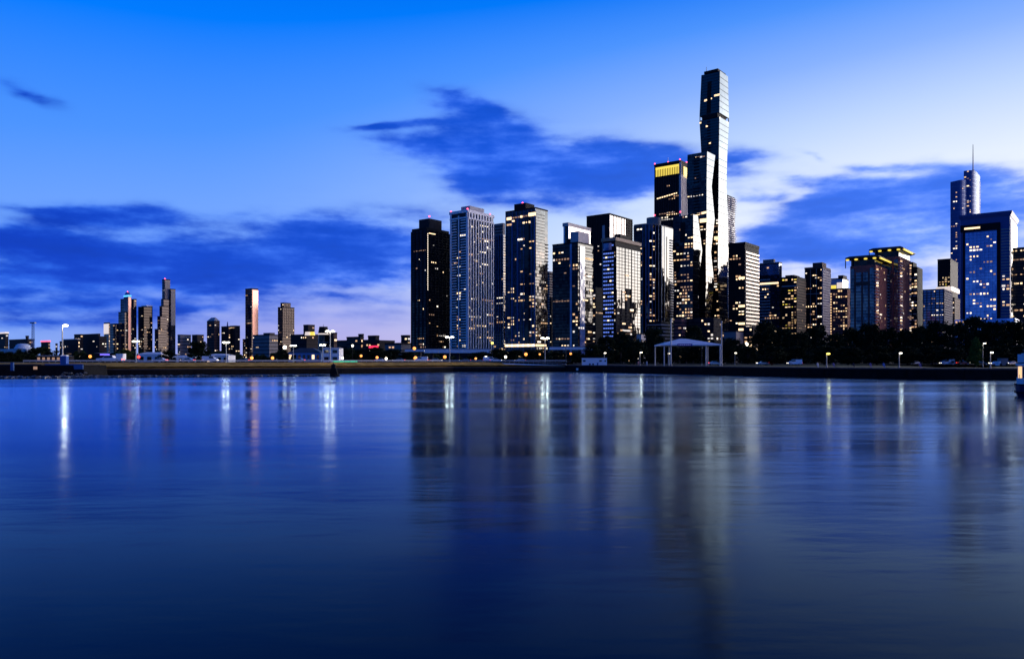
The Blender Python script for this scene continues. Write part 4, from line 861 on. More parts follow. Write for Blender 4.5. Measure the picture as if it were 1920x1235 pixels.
for i, (px, yt, D, wd, lb) in enumerate([(1112, 646, 360, 34, 'dark tree at the right end of the white site trailer'), (1136, 631, 380, 40, 'feathery dark tree in front of the grey blank panel'), (1164, 624, 390, 46, 'dark tree below the white mirrored tower'), (1190, 640, 330, 44, 'dark tree behind the green-lit path lamp'), (1226, 613, 400, 42, 'pointed dark tree below the rounded blue tower'), (1252, 640, 420, 34, 'dark tree behind the left edge of the white canopy'),
        (1300, 612, 430, 44, 'dark tree rising behind the white canopy roof'), (1330, 640, 420, 40, 'low dark tree behind the right half of the canopy'), (1372, 634, 400, 40, 'dark tree right of the canopy, below the grey podium'), (1402, 650, 380, 34, 'low dark tree below the lit lobby base'),
        (1434, 604, 410, 52, 'tall dark tree below the striped block and blue-topped office'), (1468, 616, 430, 50, 'dark tree below the blue-topped office'), (1500, 622, 400, 46, 'dark tree below the yellow-lit office block'), (1532, 611, 430, 50, 'dark tree below the brown tower with lavender side'), (1566, 626, 410, 46, 'dark tree below the flats with orange light string'), (1596, 616, 430, 48, 'dark tree left of the nearer twin tower'), (1630, 606, 420, 46, 'dark tree in front of the nearer twin tower'), (1664, 616, 430, 48, 'dark tree in front of the gap between the twin towers'), (1698, 620, 420, 46, 'dark tree in front of the taller twin tower'), (1726, 612, 410, 44, 'dark tree right of the twin towers'), (1756, 602, 420, 50, 'dark tree below the lavender-blue glass block'), (1792, 606, 400, 50, 'dark tree below the spire tower'), (1824, 596, 420, 58, 'high dark tree below the wide blue slab'), (1862, 604, 400, 52, 'dark tree below the right end of the wide blue slab'), (1898, 600, 410, 54, 'dark tree near the right edge behind the boat'), (1936, 606, 400, 54, 'dark tree cut by the right picture edge')]):
    tree(lb, px, yt, D, wd * 1.18, 2.6, k=i % 4)
low_row = [(1448, 648, 'striped block'), (1492, 650, 'yellow-lit office block'), (1546, 648, 'yellow path lamp'), (1590, 650, 'brown flats'), (1644, 648, 'nearer twin tower'), (1702, 650, 'white path lamp near the twins'), (1748, 648, 'lavender-blue glass block'), (1786, 652, 'spire tower'), (1866, 650, 'rightmost path lamp'), (1908, 648, 'boat at the right edge')]
for i, (px, yt, lb) in enumerate(low_row): tree('low front-row black tree before the ' + lb, px, yt, 300 + (i * 13) % 30, 62, 2.6, k=(i + 1) % 4, group='front row of park trees')
tree('bright green pointed tree lit by a lamp near the right edge', 1829, 634, 215, 36, 2.6, 'leaf_floodlit')
# leafy undergrowth that closes the park below the crowns
me = bpy.data.meshes.new('hedge'); rnd = random.Random(77); V_, F_ = [], []
for i in range(16000):
    px = rnd.uniform(1120, 1990); D_ = rnd.uniform(440, 470); z = 2.4 + rnd.random() ** .8 * (10.5 + 2.5 * math.sin(px * .07) + 1.5 * math.sin(px * .19)); p = Vector((X(px, D_), D_, z)); u = Vector((rnd.gauss(0, 1), rnd.gauss(0, 1), rnd.gauss(0, 1))).normalized(); w_ = u.orthogonal().normalized(); s_ = rnd.uniform(.5, 1.1); o = len(V_)
    V_ += [tuple(p - u * s_), tuple(p + w_ * s_), tuple(p + u * s_), tuple(p - w_ * s_)]; F_.append((o, o + 1, o + 2, o + 3))
me.from_pydata(V_, [], F_); me.materials.append(MATS['leaf_dark']); ob = bpy.data.objects.new('hedge', me); col.objects.link(ob); tag(ob, 'dense dark shrubbery closing the park behind the trees', 'shrubbery', kind='stuff')

me = bpy.data.meshes.new('far_treeline'); V_, F_ = [], []
for i in range(9000):
    px = rnd.uniform(-120, 1110); D_ = rnd.uniform(640, 690); z = 2.2 + rnd.random() ** .8 * (6.5 + 2.2 * math.sin(px * .05) + 1.6 * math.sin(px * .17 + 1) + 1.0 * math.sin(px * .41)); p = Vector((X(px, D_), D_, z)); u = Vector((rnd.gauss(0, 1), rnd.gauss(0, 1), rnd.gauss(0, 1))).normalized(); w_ = u.orthogonal().normalized(); s_ = rnd.uniform(.7, 1.5); o = len(V_)
    V_ += [tuple(p - u * s_), tuple(p + w_ * s_), tuple(p + u * s_), tuple(p - w_ * s_)]; F_.append((o, o + 1, o + 2, o + 3))
me.from_pydata(V_, [], F_); me.materials.append(MATS['leaf_dark']); ob = bpy.data.objects.new('far_treeline', me); col.objects.link(ob); tag(ob, 'low black line of distant trees at the foot of the far skyline', 'trees', kind='stuff')

# ------------------------------------------------------------------ lamps
def point(parent, p, power, colr, rad=.35):
    l = bpy.data.lights.new('bulb', 'POINT'); l.energy = power; l.color = colr; l.shadow_soft_size = rad
    o = bpy.data.objects.new('bulb', l); col.objects.link(o); o.parent = parent; o.location = Vector(p) - parent.location
def lamp(label, px, yt, yb, D, heads=1, power=0., m='lamp_white', colr=(1., .86, .62), k=1., group='lit lamp posts by the water', name='street_lamp', arm=1.3):
    D = max(D, shore_D(px) + (3.5 if px > 1030 else 14)) if px > 150 else 214
    x, zt = X(px, D), Z(yt, D); zb = 3.3 if px < 150 else gz(px, D); rt = thing(name, label, 'lamp post', (x, D, zb), group)
    MB().cyl((x, D, zb - .6), (x, D, zb + .5), .22 * k, .2 * k).build('base', 'metal_grey', rt)
    MB().cyl((x, D, zb + .5), (x, D, zt - .1), .13 * k, .08 * k).build('pole', 'metal_grey', rt)
    for s_ in ([1, -1] if heads == 2 else [1]):
        MB().cyl((x, D, zt - .35), (x + s_ * arm * .55, D - .1, zt), .06 * k, .05 * k, 6).build('arm', 'metal_grey', rt)
        h = MB().box((x + s_ * arm * .75, D - .1, zt + .10 * k), (arm * .9, .5, .14)).build('head', 'metal_grey', rt)
        MB().ball((x + s_ * arm * .75, D - .1, zt - .12 * k), .42 * k, 8, 5, (1.1, .7, .42)).build('lens', m, h)
        if power: point(rt, (x + s_ * arm * .75, D - .6, zt - .5), power / heads, colr)
    return rt
PW = 420.
lamp('tall bright single lamp on the quay at far left', 117, 609, 680, 205, 1, PW * 1.3, k=1.7, arm=1.2)
lamp('white lamp behind the lamp-lit green tree', 255, 639, 672, 255, 2, 0., k=1.3, arm=.9)
lamp('white double lamp in front of the joined far slabs', 424, 641, 676, 262, 2, PW * .6, k=1.3, arm=.9)
lamp('white lamp at the left corner of the blue boathouse', 550, 647, 676, 270, 2, 0., k=1.2, arm=.8)
lamp('white lamp between boathouse and white lock house', 605, 646, 676, 270, 2, 0., k=1.2, arm=.8)
lamp('tall bright double lamp before the white lock house', 619, 620, 679, 250, 2, PW * 1.3, k=1.6, arm=1.3)
lamp('bright double lamp in front of the white-finned tower', 843, 631, 680, 284, 2, PW * 1.2, k=1.6, arm=1.3)
lamp('bright double lamp in front of the bright-cornered glass tower', 1022, 633, 682, 300, 2, PW * 1.2, k=1.6, arm=1.3)
lamp('slim path lamp lighting green leaves left of the canopy', 1200, 660, 688.5, 215, 1, 110, 'lamp_small', k=1., arm=.5, group='path lamps on the promenade', name='path_lamp')
lamp('yellow-headed path lamp in leaves right of centre park', 1550, 662, 690.5, 186, 1, 60, 'lamp_yellow', (1., .8, .3), k=1.2, arm=.5, group='path lamps on the promenade', name='path_lamp')
lamp('white path lamp in front of the twin towers', 1686, 661, 690.5, 180, 1, 60, 'lamp_small', k=.9, arm=.4, group='path lamps on the promenade', name='path_lamp')
lamp('rightmost white path lamp near the boat', 1857, 660, 690.5, 176, 1, 60, 'lamp_small', k=.9, arm=.4, group='path lamps on the promenade', name='path_lamp')
lamp('small white path lamp behind the site trailer', 1133, 661, 684, 300, 1, 30, 'lamp_small', k=1., arm=.4, group='path lamps on the promenade', name='path_lamp')
lamp('small white path lamp seen under the canopy', 1253, 662, 683, 330, 1, 30, 'lamp_small', k=1., arm=.4, group='path lamps on the promenade', name='path_lamp')
lamp('small white path lamp right of the canopy', 1378, 661, 683, 310, 1, 30, 'lamp_small', k=1., arm=.4, group='path lamps on the promenade', name='path_lamp')
lamp('white flood lamp beside the bright green tree', 1843, 643, 688, 222, 1, 420, 'lamp_small', k=.8, arm=.6, group='path lamps on the promenade', name='path_lamp')
mat('pole_pale', (.45, .47, .5), .5, .2)
for px, yt, D_, lb in ((1258, 600, 262, 'tall pale unlit pole through the left of the canopy'), (1353, 604, 256, 'tall pale unlit pole at the right end of the canopy'), (1061, 652, 300, 'dark slim pole left of the white site trailer'), (1316, 652, 300, 'slim grey pole under the canopy')):
    rt = thing('flag_pole', lb, 'pole', (X(px, D_), D_, 2.6)); k_ = .24 if yt < 640 else .13
    MB().cyl((X(px, D_), D_, 2.5), (X(px, D_), D_, 3.3), k_ * 1.5).build('base', 'metal_grey', rt); MB().cyl((X(px, D_), D_, 3.3), (X(px, D_), D_, Z(yt, D_)), k_, k_ * .7).build('shaft', 'pole_pale' if yt < 640 else 'metal_dark', rt); MB().ball((X(px, D_), D_, Z(yt, D_) + .1), k_ * 1.2, 6, 4).build('finial', 'pole_pale', rt)
# sodium and traffic lights along the drive behind
for i, (px, py, D_, r_, m, lb) in enumerate([(169, 668, 300, .75, 'lamp_orange', 'orange lamp left of the white pickup truck'), (260, 669, 300, .7, 'tail_red', 'red signal lamp in front of the white marina shed'), (472, 671, 300, .8, 'lamp_orange', 'orange signal lamp below the slim pink-lit tower'), (511, 671, 300, .75, 'lamp_orange', 'orange signal lamp left of the dark boathouse tree'), (534, 651, 340, 1.0, 'lamp_small', 'warm white round lamp above the boathouse tree'),
        (677, 667, 340, .7, 'lamp_orange', 'small orange lamp below the long plum hall'), (707, 670, 340, .75, 'lamp_orange', 'orange lamp under the red light strip'), (724, 672, 340, .65, 'lamp_small', 'white round lamp right of the red light strip'), (777, 653, 420, 1.1, 'lamp_orange', 'high orange lamp at the bridge end'), (779, 671, 340, 1.0, 'lamp_orange', 'low orange lamp under the bridge end'), (834, 669, 350, .9, 'lamp_orange', 'orange lamp just left of the double lamp by the finned tower'), (892, 672, 330, .6, 'lamp_orange', 'small orange lamp under the pale bridge'), (911, 670, 330, .8, 'lamp_small', 'white lamp behind the two white cars'), (923, 643, 480, 1.0, 'lamp_yellow', 'yellow lamp at the foot of the finned tower'), (948, 669, 350, .7, 'lamp_small', 'pale lamp below the slim dark blue tower'), (986, 664, 380, 1.0, 'lamp_orange', 'orange lamp with glow left of the centre double lamp'), (1012, 664, 380, .6, 'lamp_orange', 'small orange lamp right beside the centre double lamp'), (1070, 663, 380, .7, 'lamp_orange', 'orange lamp above the slim dark pole'), (1400, 645, 520, 1.6, 'lamp_small', 'strong warm lamp at the foot of the striped block'), (638, 655, 360, .6, 'lamp_small', 'small white lamp right of the white lock house'), (661, 648, 380, .7, 'lamp_small', 'white lamp above the trees below the plum hall'), (642, 671, 330, .6, 'lamp_small', 'low white lamp at the corner of the lock house')]):
    x, z, zb = X(px, D_), Z(py, D_), gz(px, D_); rt = thing('street_lamp', lb, 'lamp post', (x, D_, zb), 'far lamps along the drive')
    MB().cyl((x, D_, zb), (x, D_, z), .09, .06, 6).build('pole', 'metal_dark', rt); MB().ball((x, D_, z), r_ * .8, 8, 6).build('globe', m, rt)

# ------------------------------------------------------------------ canopy tent
D = 262; rt = thing('event_canopy', 'white four-post event canopy with blue banner on its front edge', 'canopy', (X(1298, D), D + 8, 2.6))
mat('canvas', (.88, .89, .94), .8, var=.05); mat('cloth_banner', (.03, .04, .35), .7)
zl, zt_ = Z(645, D), Z(634, D); x0, x1 = X(1244, D), X(1352, D); y0, y1 = D, D + 17
xm, ym = X(1287, D), D + 6
rings = [[(x0, y0, zl - .45), (x1, y0, zl - .45), (x1, y1, zl - .45), (x0, y1, zl - .45)], [(x0, y0, zl), (x1, y0, zl), (x1, y1, zl), (x0, y1, zl)], [(xm - 1, ym - .6, zt_), (xm + 1, ym - .6, zt_), (xm + 1, ym + .6, zt_), (xm - 1, ym + .6, zt_)]]
MB().loft(rings).build('roof', 'canvas', rt)
for x, y in ((x0 + .3, y0 + .3), (x1 - .3, y0 + .3), (x1 - .3, y1 - .3), (x0 + .3, y1 - .3), (X(1324, D), y0 + .3), (X(1273, D), y1 - .3)): MB().cyl((x, y, 2.5), (x, y, zl - .4), .2, .2, 8).build('post', 'pole_pale', rt)
bn = MB().box((X(1284, D), y0 - .06, zl - .2), (S(28, D), .08, .75)).build('banner', 'cloth_banner', rt)
mat('banner_print_glow', (.6, .6, .75), .6, emit=(.6, .6, 1.), estr=.15, sample=False)  # print given a faint glow of its own
for k in range(7): MB().box((X(1273, D) + k * .62, y0 - .12, zl - .2), (.38, .04, .22 + .08 * (k % 2))).build('print', 'banner_print_glow', bn)

# ------------------------------------------------------------------ site trailer
D = 297; rt = thing('site_trailer', 'white site office trailer with three small windows on the promenade', 'trailer', (X(1115, D), D, 2.6))
xa, xb, za, zb = X(1092, D), X(1138, D), Z(685, D), Z(671, D)
mat('trailer_white', (.88, .89, .93), .6, var=.05)
MB().box(((xa + xb) / 2, D + 1.3, (za + zb) / 2 + .05), (xb - xa, 2.6, zb - za - .1)).build('body', 'trailer_white', rt); MB().box(((xa + xb) / 2, D + 1.3, zb + .06), (xb - xa + .2, 2.8, .1)).build('roof', 'stone_pale', rt)
for px, w_ in ((1095.5, 5), (1126, 5), (1135, 3)): MB().box((X(px, D), D - .02, Z(676.3, D)), (S(w_, D), .06, .55)).build('window', 'glass_dark', rt)
MB().box((X(1120.5, D), D - .02, Z(682, D)), (.5, .06, .9)).build('door', 'metal_blue', rt)
for px in (1106, 1112): MB().cyl((X(px, D), D - .05, 2.95), (X(px, D), D + .2, 2.95), .35, .35, 12).build('wheel', 'metal_dark', rt)
MB().box((X(1109, D), D + 1.3, 2.95), (4.5, 1.8, .2)).build('chassis', 'metal_dark', rt)

# ------------------------------------------------------------------ bridges of the drive
def bridge(label, D, xl, xr, y0, y1, n):
    rt = thing('road_bridge', label, 'bridge', (X((xl + xr) / 2, D), D + 4, 2.6), 'road bridges of the drive'); xa, xb = X(xl, D), X(xr, D); za, zb = Z(y1, D), Z(y0, D)
    MB().box(((xa + xb) / 2, D + 5, (za + zb) / 2), (xb - xa, 10, zb - za)).build('deck', 'concrete_white', rt); MB().box(((xa + xb) / 2, D + .2, zb + .35), (xb - xa - .1, .25, .7)).build('parapet', 'stone_pale', rt)
    for k in range(n): MB().box((xa + (xb - xa) * (k + .5) / n, D + 5, (2.4 + za) / 2), (1.6, 8, za - 2.4)).build('pier', 'stone_dark', rt)
bridge('pale concrete road bridge in front of the white-finned tower', 520, 796, 920, 655.5, 661.5, 5)
bridge('short pale road bridge end with lamp left of the finned tower', 560, 759, 795, 656, 659, 2)
bridge('thin pale road deck behind the centre double lamp', 540, 1031, 1122, 651.5, 655.5, 4)

# ------------------------------------------------------------------ road rail, parapet, marina sheds and boathouses
rt = thing('guard_rail', 'long pale steel guard rail along the road on the grass bank', 'guard rail', (X(300, 240), 240, 3.72))
P_ = [p for p in fine(offs(12.5)[1:6], 22)]
rl = MB()
for a, b_ in zip(P_, P_[1:]):
    d = (b_ - a).normalized(); nrm = Vector((d.y, -d.x, 0)) * .06
    for z, h in ((4.18, .22), (4.48, .10)): rl.prism([a + nrm, b_ + nrm, b_ - nrm, a - nrm], z, z + h)
rl.build('rail', 'pole_pale', rt)
for p in P_: dup(None, 'post', unit('metal_grey'), rt, (p.x - rt.location.x, p.y - rt.location.y + .12, .30), 0, (.12, .1, .75))
D = 302; rt = thing('ramp_parapet', 'long pale concrete ramp parapet with thin rail, ending the grass bank', 'parapet', (X(1000, D), D, 2.6))
MB().hexa([(X(955, D), D, Z(685, D)), (X(1062, D), D, Z(689, D)), (X(1062, D), D + .5, Z(689, D)), (X(955, D), D + .5, Z(685, D)), (X(940, D), D, Z(680.5, D)), (X(1062, D), D, Z(684.5, D)), (X(1062, D), D + .5, Z(684.5, D)), (X(940, D), D + .5, Z(680.5, D))]).build('wall', 'concrete_white', rt)
MB().cyl((X(950, D), D + .2, Z(676, D)), (X(1060, D), D + .2, Z(682, D)), .07, .07, 6).build('rail', 'pole_pale', rt)
for k in range(12): MB().cyl((X(955 + k * 9, D), D + .25, Z(682 + k * .35, D)), (X(955 + k * 9, D), D + .25, Z(676.2 + k * .5, D)), .05, .05, 5).build('post', 'pole_pale', rt)
def shed(name, label, D, xl, xr, y0, y1, m, roofm='stone_pale', ridge=2., wins=0, wm_='glass_dark', depth=9., cat='shed', rows=1, litn=0):
    xa, xb, za, zb = X(xl, D), X(xr, D), gz((xl + xr) / 2, D) - .1, Z(y0, D); rt = thing(name, label, cat, ((xa + xb) / 2, D, za))
    MB().box(((xa + xb) / 2, D + depth / 2, (za + zb) / 2), (xb - xa, depth, zb - za)).build('wall', m, rt)
    MB().loft([[(xa - .3, D - .3, zb + .01), (xb + .3, D - .3, zb + .01), (xb + .3, D + depth, zb + .01), (xa - .3, D + depth, zb + .01)], [(xa + ridge, D + depth * .4, zb + S(y1, D)), (xb - ridge, D + depth * .4, zb + S(y1, D)), (xb - ridge, D + depth * .6, zb + S(y1, D)), (xa + ridge, D + depth * .6, zb + S(y1, D))]]).build('roof', roofm, rt)
    for r_ in range(rows):
        for k in range(wins):
            x = xa + (xb - xa) * (k + .5) / wins; z = za + (zb - za) * (r_ + .55) / rows
            w_ = MB().box((x, D - .03, z), ((xb - xa) / wins * .55, .1, (zb - za) / rows * .45)).build('window', 'win_warm' if (k + r_) % 5 < litn else wm_, rt)
            MB().box((x, D - .06, z - (zb - za) / rows * .26), ((xb - xa) / wins * .62, .14, .1)).build('sill', 'concrete_white', w_)
    return rt
mat('paint_white', (.88, .88, .90), .6, var=.06); mat('paint_blue', (.12, .25, .50), .6, var=.1); mat('roof_slate', (.05, .055, .065), .6, var=.15)
shed('marina_shed', 'white marina shed with a sloping roof right of the red signal lamp', 340, 258, 302, 664, 4, 'paint_white', 'paint_white', 2, 3)
shed('marina_shed', 'long low white marina shed below the tan block', 350, 322, 366, 669, 3, 'paint_white', 'paint_white', 2, 4)
shed('marina_shed', 'lit white marina shed right of the round black tree', 345, 384, 428, 666, 3, 'paint_white', 'paint_white', 3, 4, litn=1)
shed('boathouse', 'blue wooden boathouse with a row of small dormer windows', 335, 540, 600, 661, 9, 'paint_blue', 'roof_slate', 4, 7, 'glass_dark', 10, 'house', 1, 1)  # walls evenly blue
shed('lock_house', 'white two-storey lock house with wide dark upper windows', 330, 604, 636, 653, 2, 'paint_white', 'stone_pale', .6, 2, 'glass_dark', 8, 'house', 2)
shed('pump_house', 'small dark flat hut with pale roof line left of the pickup truck', 300, 178, 224, 662, 1, 'stone_dark', 'stone_pale', .5, 0)
shed('kiosk', 'long low dark kiosk with white roof edge behind the blue toilet', 300, 68, 114, 667, .8, 'stone_dark', 'stone_pale', .5, 5, 'win_dim')
MB_ = MB().box((X(197, 300), 299.8, Z(664.5, 300)), (S(18, 300), .1, .5)); tag(MB_.build('neon_sign', 'sign_blue'), 'glowing violet strip sign above the white pickup truck', 'sign')
MB_ = MB().box((X(647, 282), 282, Z(677.5, 282)), (S(46, 282), .1, .35)); tag(MB_.build('banner_strip', 'sign_green'), 'thin green lit strip on the road rail below the lock house', 'banner')

# ------------------------------------------------------------------ quay, toilet, rocks, navigation marker
rt = thing('quay_block', 'dark concrete quay block with blue-grey face at the left edge', 'quay', (X(110, 212), 212, 0))
MB().hexa([(X(-60, 212), 206, -1), (X(160, 212), 212, -1), (X(160, 212), 224, -1), (X(-60, 212), 219, -1), (X(-60, 212), 206, 3.1), (X(156, 212), 212, 3.1), (X(156, 212), 224, 3.1), (X(-60, 212), 219, 3.1)]).build('wall', 'wall_dark', rt)
MB().box((X(121, 212), 211.7, Z(687, 212)), (S(72, 212), .3, S(10, 212))).build('fender_board', 'metal_blue', rt); MB().box((X(-10, 212), 214, 3.25), (28, 8, .3)).build('deck', 'paving', rt); MB().box((X(110, 212), 216, 3.25), (14, 8, .3)).build('deck', 'paving', rt)
MB().box((X(19, 206), 206.9, Z(687, 206)), (S(5, 206), .5, 2.2)).build('ladder_post', 'metal_blue', rt); one(rt, Face((X(50, 206), 209, 1.9), (X(56, 206), 209.2, 1.9), (X(56, 206), 209.2, 2.9), (X(50, 206), 209, 2.9)), .5, .5, .9, .8, 'win_dim', .2)
rt = thing('portable_toilet', 'blue portable toilet with white domed roof on the quay', 'toilet', (X(121, 214), 214, 3.4)); mat('toilet_blue', (.02, .10, .42), .4)
MB().box((X(121, 214), 214, 4.5), (1.6, 1.3, 2.2)).build('body', 'toilet_blue', rt); MB().loft([[(X(121, 214) + a * .85 * e, 214 + b_ * .7 * e, 5.62 + h) for a, b_ in ((-1, -1), (1, -1), (1, 1), (-1, 1))] for e, h in ((1, 0), (1, .1), (.7, .3))]).build('roof', 'paint_white', rt); MB().box((X(121, 214), 213.32, 4.4), (.9, .06, 1.9)).build('door', 'metal_blue', rt)
rt = thing('rock_breakwater', 'low line of wet boulders breaking the lake surface at left', 'breakwater', (X(300, 205), 205, 0)); rnd = random.Random(9)
def rock_mesh(seed):
    r = random.Random(seed); mb = MB().ball((0, 0, 0), 1, 7, 4, (1, .8, .6)); mb.v = [(x * r.uniform(.8, 1.2), y * r.uniform(.8, 1.2), z * r.uniform(.75, 1.15)) for x, y, z in mb.v]; me = bpy.data.meshes.new('boulder'); me.from_pydata(mb.v, [], mb.f); me.materials.append(MATS['rock']); return me
RM = [rock_mesh(k) for k in range(6)]
for i in range(230):
    px = -30 + i * 2.85 + rnd.uniform(-1.5, 1.5); D_ = 187 + (222 - 187) * max(px, 0) / 640 + rnd.uniform(-.8, .8); s_ = rnd.uniform(.45, .9) * (1.15 if px < 420 else .8)
    o = dup(None, 'boulder', RM[i % 6], rt, (X(px, D_) - rt.location.x, D_ - rt.location.y, rnd.uniform(.0, .2)), rnd.uniform(0, 6.28), (s_ * 1.25, s_, s_))
rt = thing('rubble_heap', 'pale rubble heap on the shore below the quay block', 'rubble', (X(130, 205), 207, .6))
for i in range(16): s_ = rnd.uniform(.3, .6); dup(None, 'boulder', RM[i % 6], rt, (rnd.uniform(-3, 3), rnd.uniform(-.5, .5), rnd.uniform(-.3, .5)), rnd.uniform(0, 6), (s_, s_, s_))
D = 219; rt = thing('navigation_marker', 'black stepped concrete marker on a round rock footing at the breakwater end', 'marker', (X(626, D), D, 0)); x = X(626, D)
MB().cyl((x + .3, D, -.6), (x + .2, D, .55), 1.65, 1.3, 12).build('footing', 'wall_dark', rt); MB().hexa([(x - 1., D - .7, .5), (x + 1.15, D - .7, .5), (x + 1.15, D + .7, .5), (x - 1., D + .7, .5), (x - .75, D - .5, 2.2), (x + .7, D - .5, 2.2), (x + .7, D + .5, 2.2), (x - .75, D + .5, 2.2)]).build('plinth', 'wall_dark', rt)
MB().box((x - .12, D, 2.75), (1.05, .8, 1.1)).build('lantern_box', 'slab_black', rt); MB().cyl((x - .1, D, 3.3), (x - .1, D, 3.6), .35, .15, 8).build('lantern', 'metal_dark', rt)

# ------------------------------------------------------------------ vehicles
mat('car_white', (.88, .88, .92), .25); mat('car_silver', (.45, .46, .50), .25, .5); mat('car_dark', (.03, .03, .04), .25); mat('car_red', (.35, .03, .03), .3); mat('tyre', (.015, .015, .016), .9); mat('rim', (.4, .4, .42), .35, .8); mat('car_glass', (.01, .012, .016), .06, ior=1.6)
CARS = {}
def car_parts(kind):
    """profile swept over the width; x along the car, nose at -x"""
    if kind in CARS: return CARS[kind]
    if kind == 'pickup': body = [(-2.9, .45), (-2.95, .95), (-2.8, 1.12), (-1.55, 1.22), (-.95, 1.85), (.75, 1.88), (.95, 1.25), (2.85, 1.22), (2.9, .5)]; glass_ = [(-1.40, 1.24), (-.92, 1.76), (.66, 1.78), (.8, 1.26)]; wx = (-1.85, 1.85); wr = .40
    elif kind == 'van': body = [(-2.6, .4), (-2.65, .9), (-2.4, 1.2), (-1.8, 1.35), (-1.2, 2.1), (2.5, 2.15), (2.6, .45)]; glass_ = [(-1.7, 1.38), (-1.2, 2.), (.1, 2.02), (.1, 1.4)]; wx = (-1.7, 1.7); wr = .36
    else: body = [(-2.2, .35), (-2.25, .7), (-2.05, .88), (-1.05, .98), (-.45, 1.42), (.85, 1.46), (1.6, 1.05), (2.2, 1.0), (2.28, .45)]; glass_ = [(-.95, 1.0), (-.42, 1.36), (.80, 1.39), (1.42, 1.05)]; wx = (-1.4, 1.4); wr = .33
    W = .92; parts = []
    def sweep(P, w0, w1): 
        n = len(P); mb = MB(); zm = max(p[1] for p in P)
        rr = []
        for s_ in (-1, 1): rr.append([(x, s_ * (w0 if z < 1. else w0 - (z - 1.) * w1), z) for x, z in P])
        mb.loft(rr); return mb
    parts.append(('body', sweep(body, W, .16), None)); parts.append(('side_window', sweep(glass_, W + .012, .145), 'car_glass'))
    lo = glass_[0]; hi = glass_[1]
    parts.append(('windscreen', MB().hexa([(lo[0] - .06, -.72, lo[1]), (lo[0] - .02, .72, lo[1]), (lo[0] + .05, .72, lo[1]), (lo[0] + .05, -.72, lo[1]), (hi[0] - .10, -.64, hi[1] + .02), (hi[0] - .10, .64, hi[1] + .02), (hi[0], .64, hi[1]), (hi[0], -.64, hi[1])]), 'car_glass'))
    for x in wx:
        for s_ in (-1, 1): parts.append(('wheel', MB().cyl((x, s_ * .72, wr), (x, s_ * .945, wr), wr, wr, 12), 'tyre')); parts.append(('rim', MB().cyl((x, s_ * .93, wr), (x, s_ * .96, wr), wr * .6, wr * .6, 10), 'rim'))
    fx, bx = body[1][0], body[-1][0]
    for s_ in (-1, 1): parts.append(('headlight', MB().box((fx + .02, s_ * .62, .78), (.10, .34, .18)), 'lamp_small')); parts.append(('tail_light', MB().box((bx, s_ * .66, .85), (.10, .26, .20)), 'tail_red'))
    out = []
    for nme, mb, m in parts:
        me = bpy.data.meshes.new(nme); me.from_pydata(mb.v, [], mb.f); out.append((nme, me, m))
    CARS[kind] = out; return out
PAINTED = {}
def car(label, px, D, kind='sedan', paint='car_white', rz=0., name='car', zg=None, group='cars on the drive'):
    x = X(px, D); z = gz(px, D) if zg is None else zg; rt = thing(name, label, 'car' if name == 'car' else 'truck', (x, D, z + .02), group); rt.rotation_euler = (0, 0, rz); last = None
    for nme, me, m in car_parts(kind):
        key = (kind, nme, id(me), m or paint)
        if key not in PAINTED: c = me.copy(); c.materials.append(MATS[m or paint]); PAINTED[key] = c
        o = dup(None, nme, PAINTED[key], rt, (0, 0, 0))
        if nme == 'rim': o.parent = last
        last = o
    return rt
rt = car('white crew-cab pickup truck on the grass bank road at left', 207, 243, 'pickup', 'car_white', 0, 'pickup_truck', group=None); rt.scale = (1.36, 1.1, 1.18)
D = 252; rt = thing('box_trailer', 'pinkish white box trailer behind the pickup truck', 'trailer', (X(227, D), D, 3.72)); MB().box((X(227, D), D, Z(669, D)), (S(13, D), 2.2, S(12, D))).build('box', 'paint_white', rt); MB().cyl((X(227, D), D - 1.2, 4.05), (X(227, D), D - .9, 4.05), .35, .35, 12).build('wheel', 'tyre', rt); MB().box((X(233, D), D - 1.15, Z(673, D)), (.4, .06, .5)).build('tail_light', 'tail_red', rt)
car('white sedan just left of the ramp parapet', 930, 306, 'sedan', 'car_white', 3.14); car('white van behind the sedan by the ramp parapet', 918, 314, 'van', 'car_white', 3.14)
for px, D_, kd, pt, lb, rz in ((300, 256, 'sedan', 'car_white', 'low white car on the bank road below the small black tree', 0), (352, 262, 'sedan', 'car_silver', 'silver car on the bank road below the round black tree', 0), (394, 268, 'van', 'car_white', 'white van on the bank road beside the lit marina shed', 3.14), (455, 272, 'sedan', 'car_dark', 'dark car on the bank road left of the orange signal lamp', 0), (560, 286, 'sedan', 'car_silver', 'silver car below the blue boathouse', 0), (714, 300, 'sedan', 'car_white', 'white car under the red light strip', 3.14), (748, 304, 'sedan', 'car_silver', 'silver car left of the near-black tower', 0), (790, 306, 'van', 'car_white', 'white van below the near-black tower', 0), (818, 308, 'sedan', 'car_silver', 'silver car left of the double lamp by the finned tower', 3.14), (872, 312, 'sedan', 'car_dark', 'dark car below the white-finned tower', 0), (975, 318, 'sedan', 'car_silver', 'silver car behind the ramp parapet', 0)):
    car(lb, px, D_, kd, pt, rz)
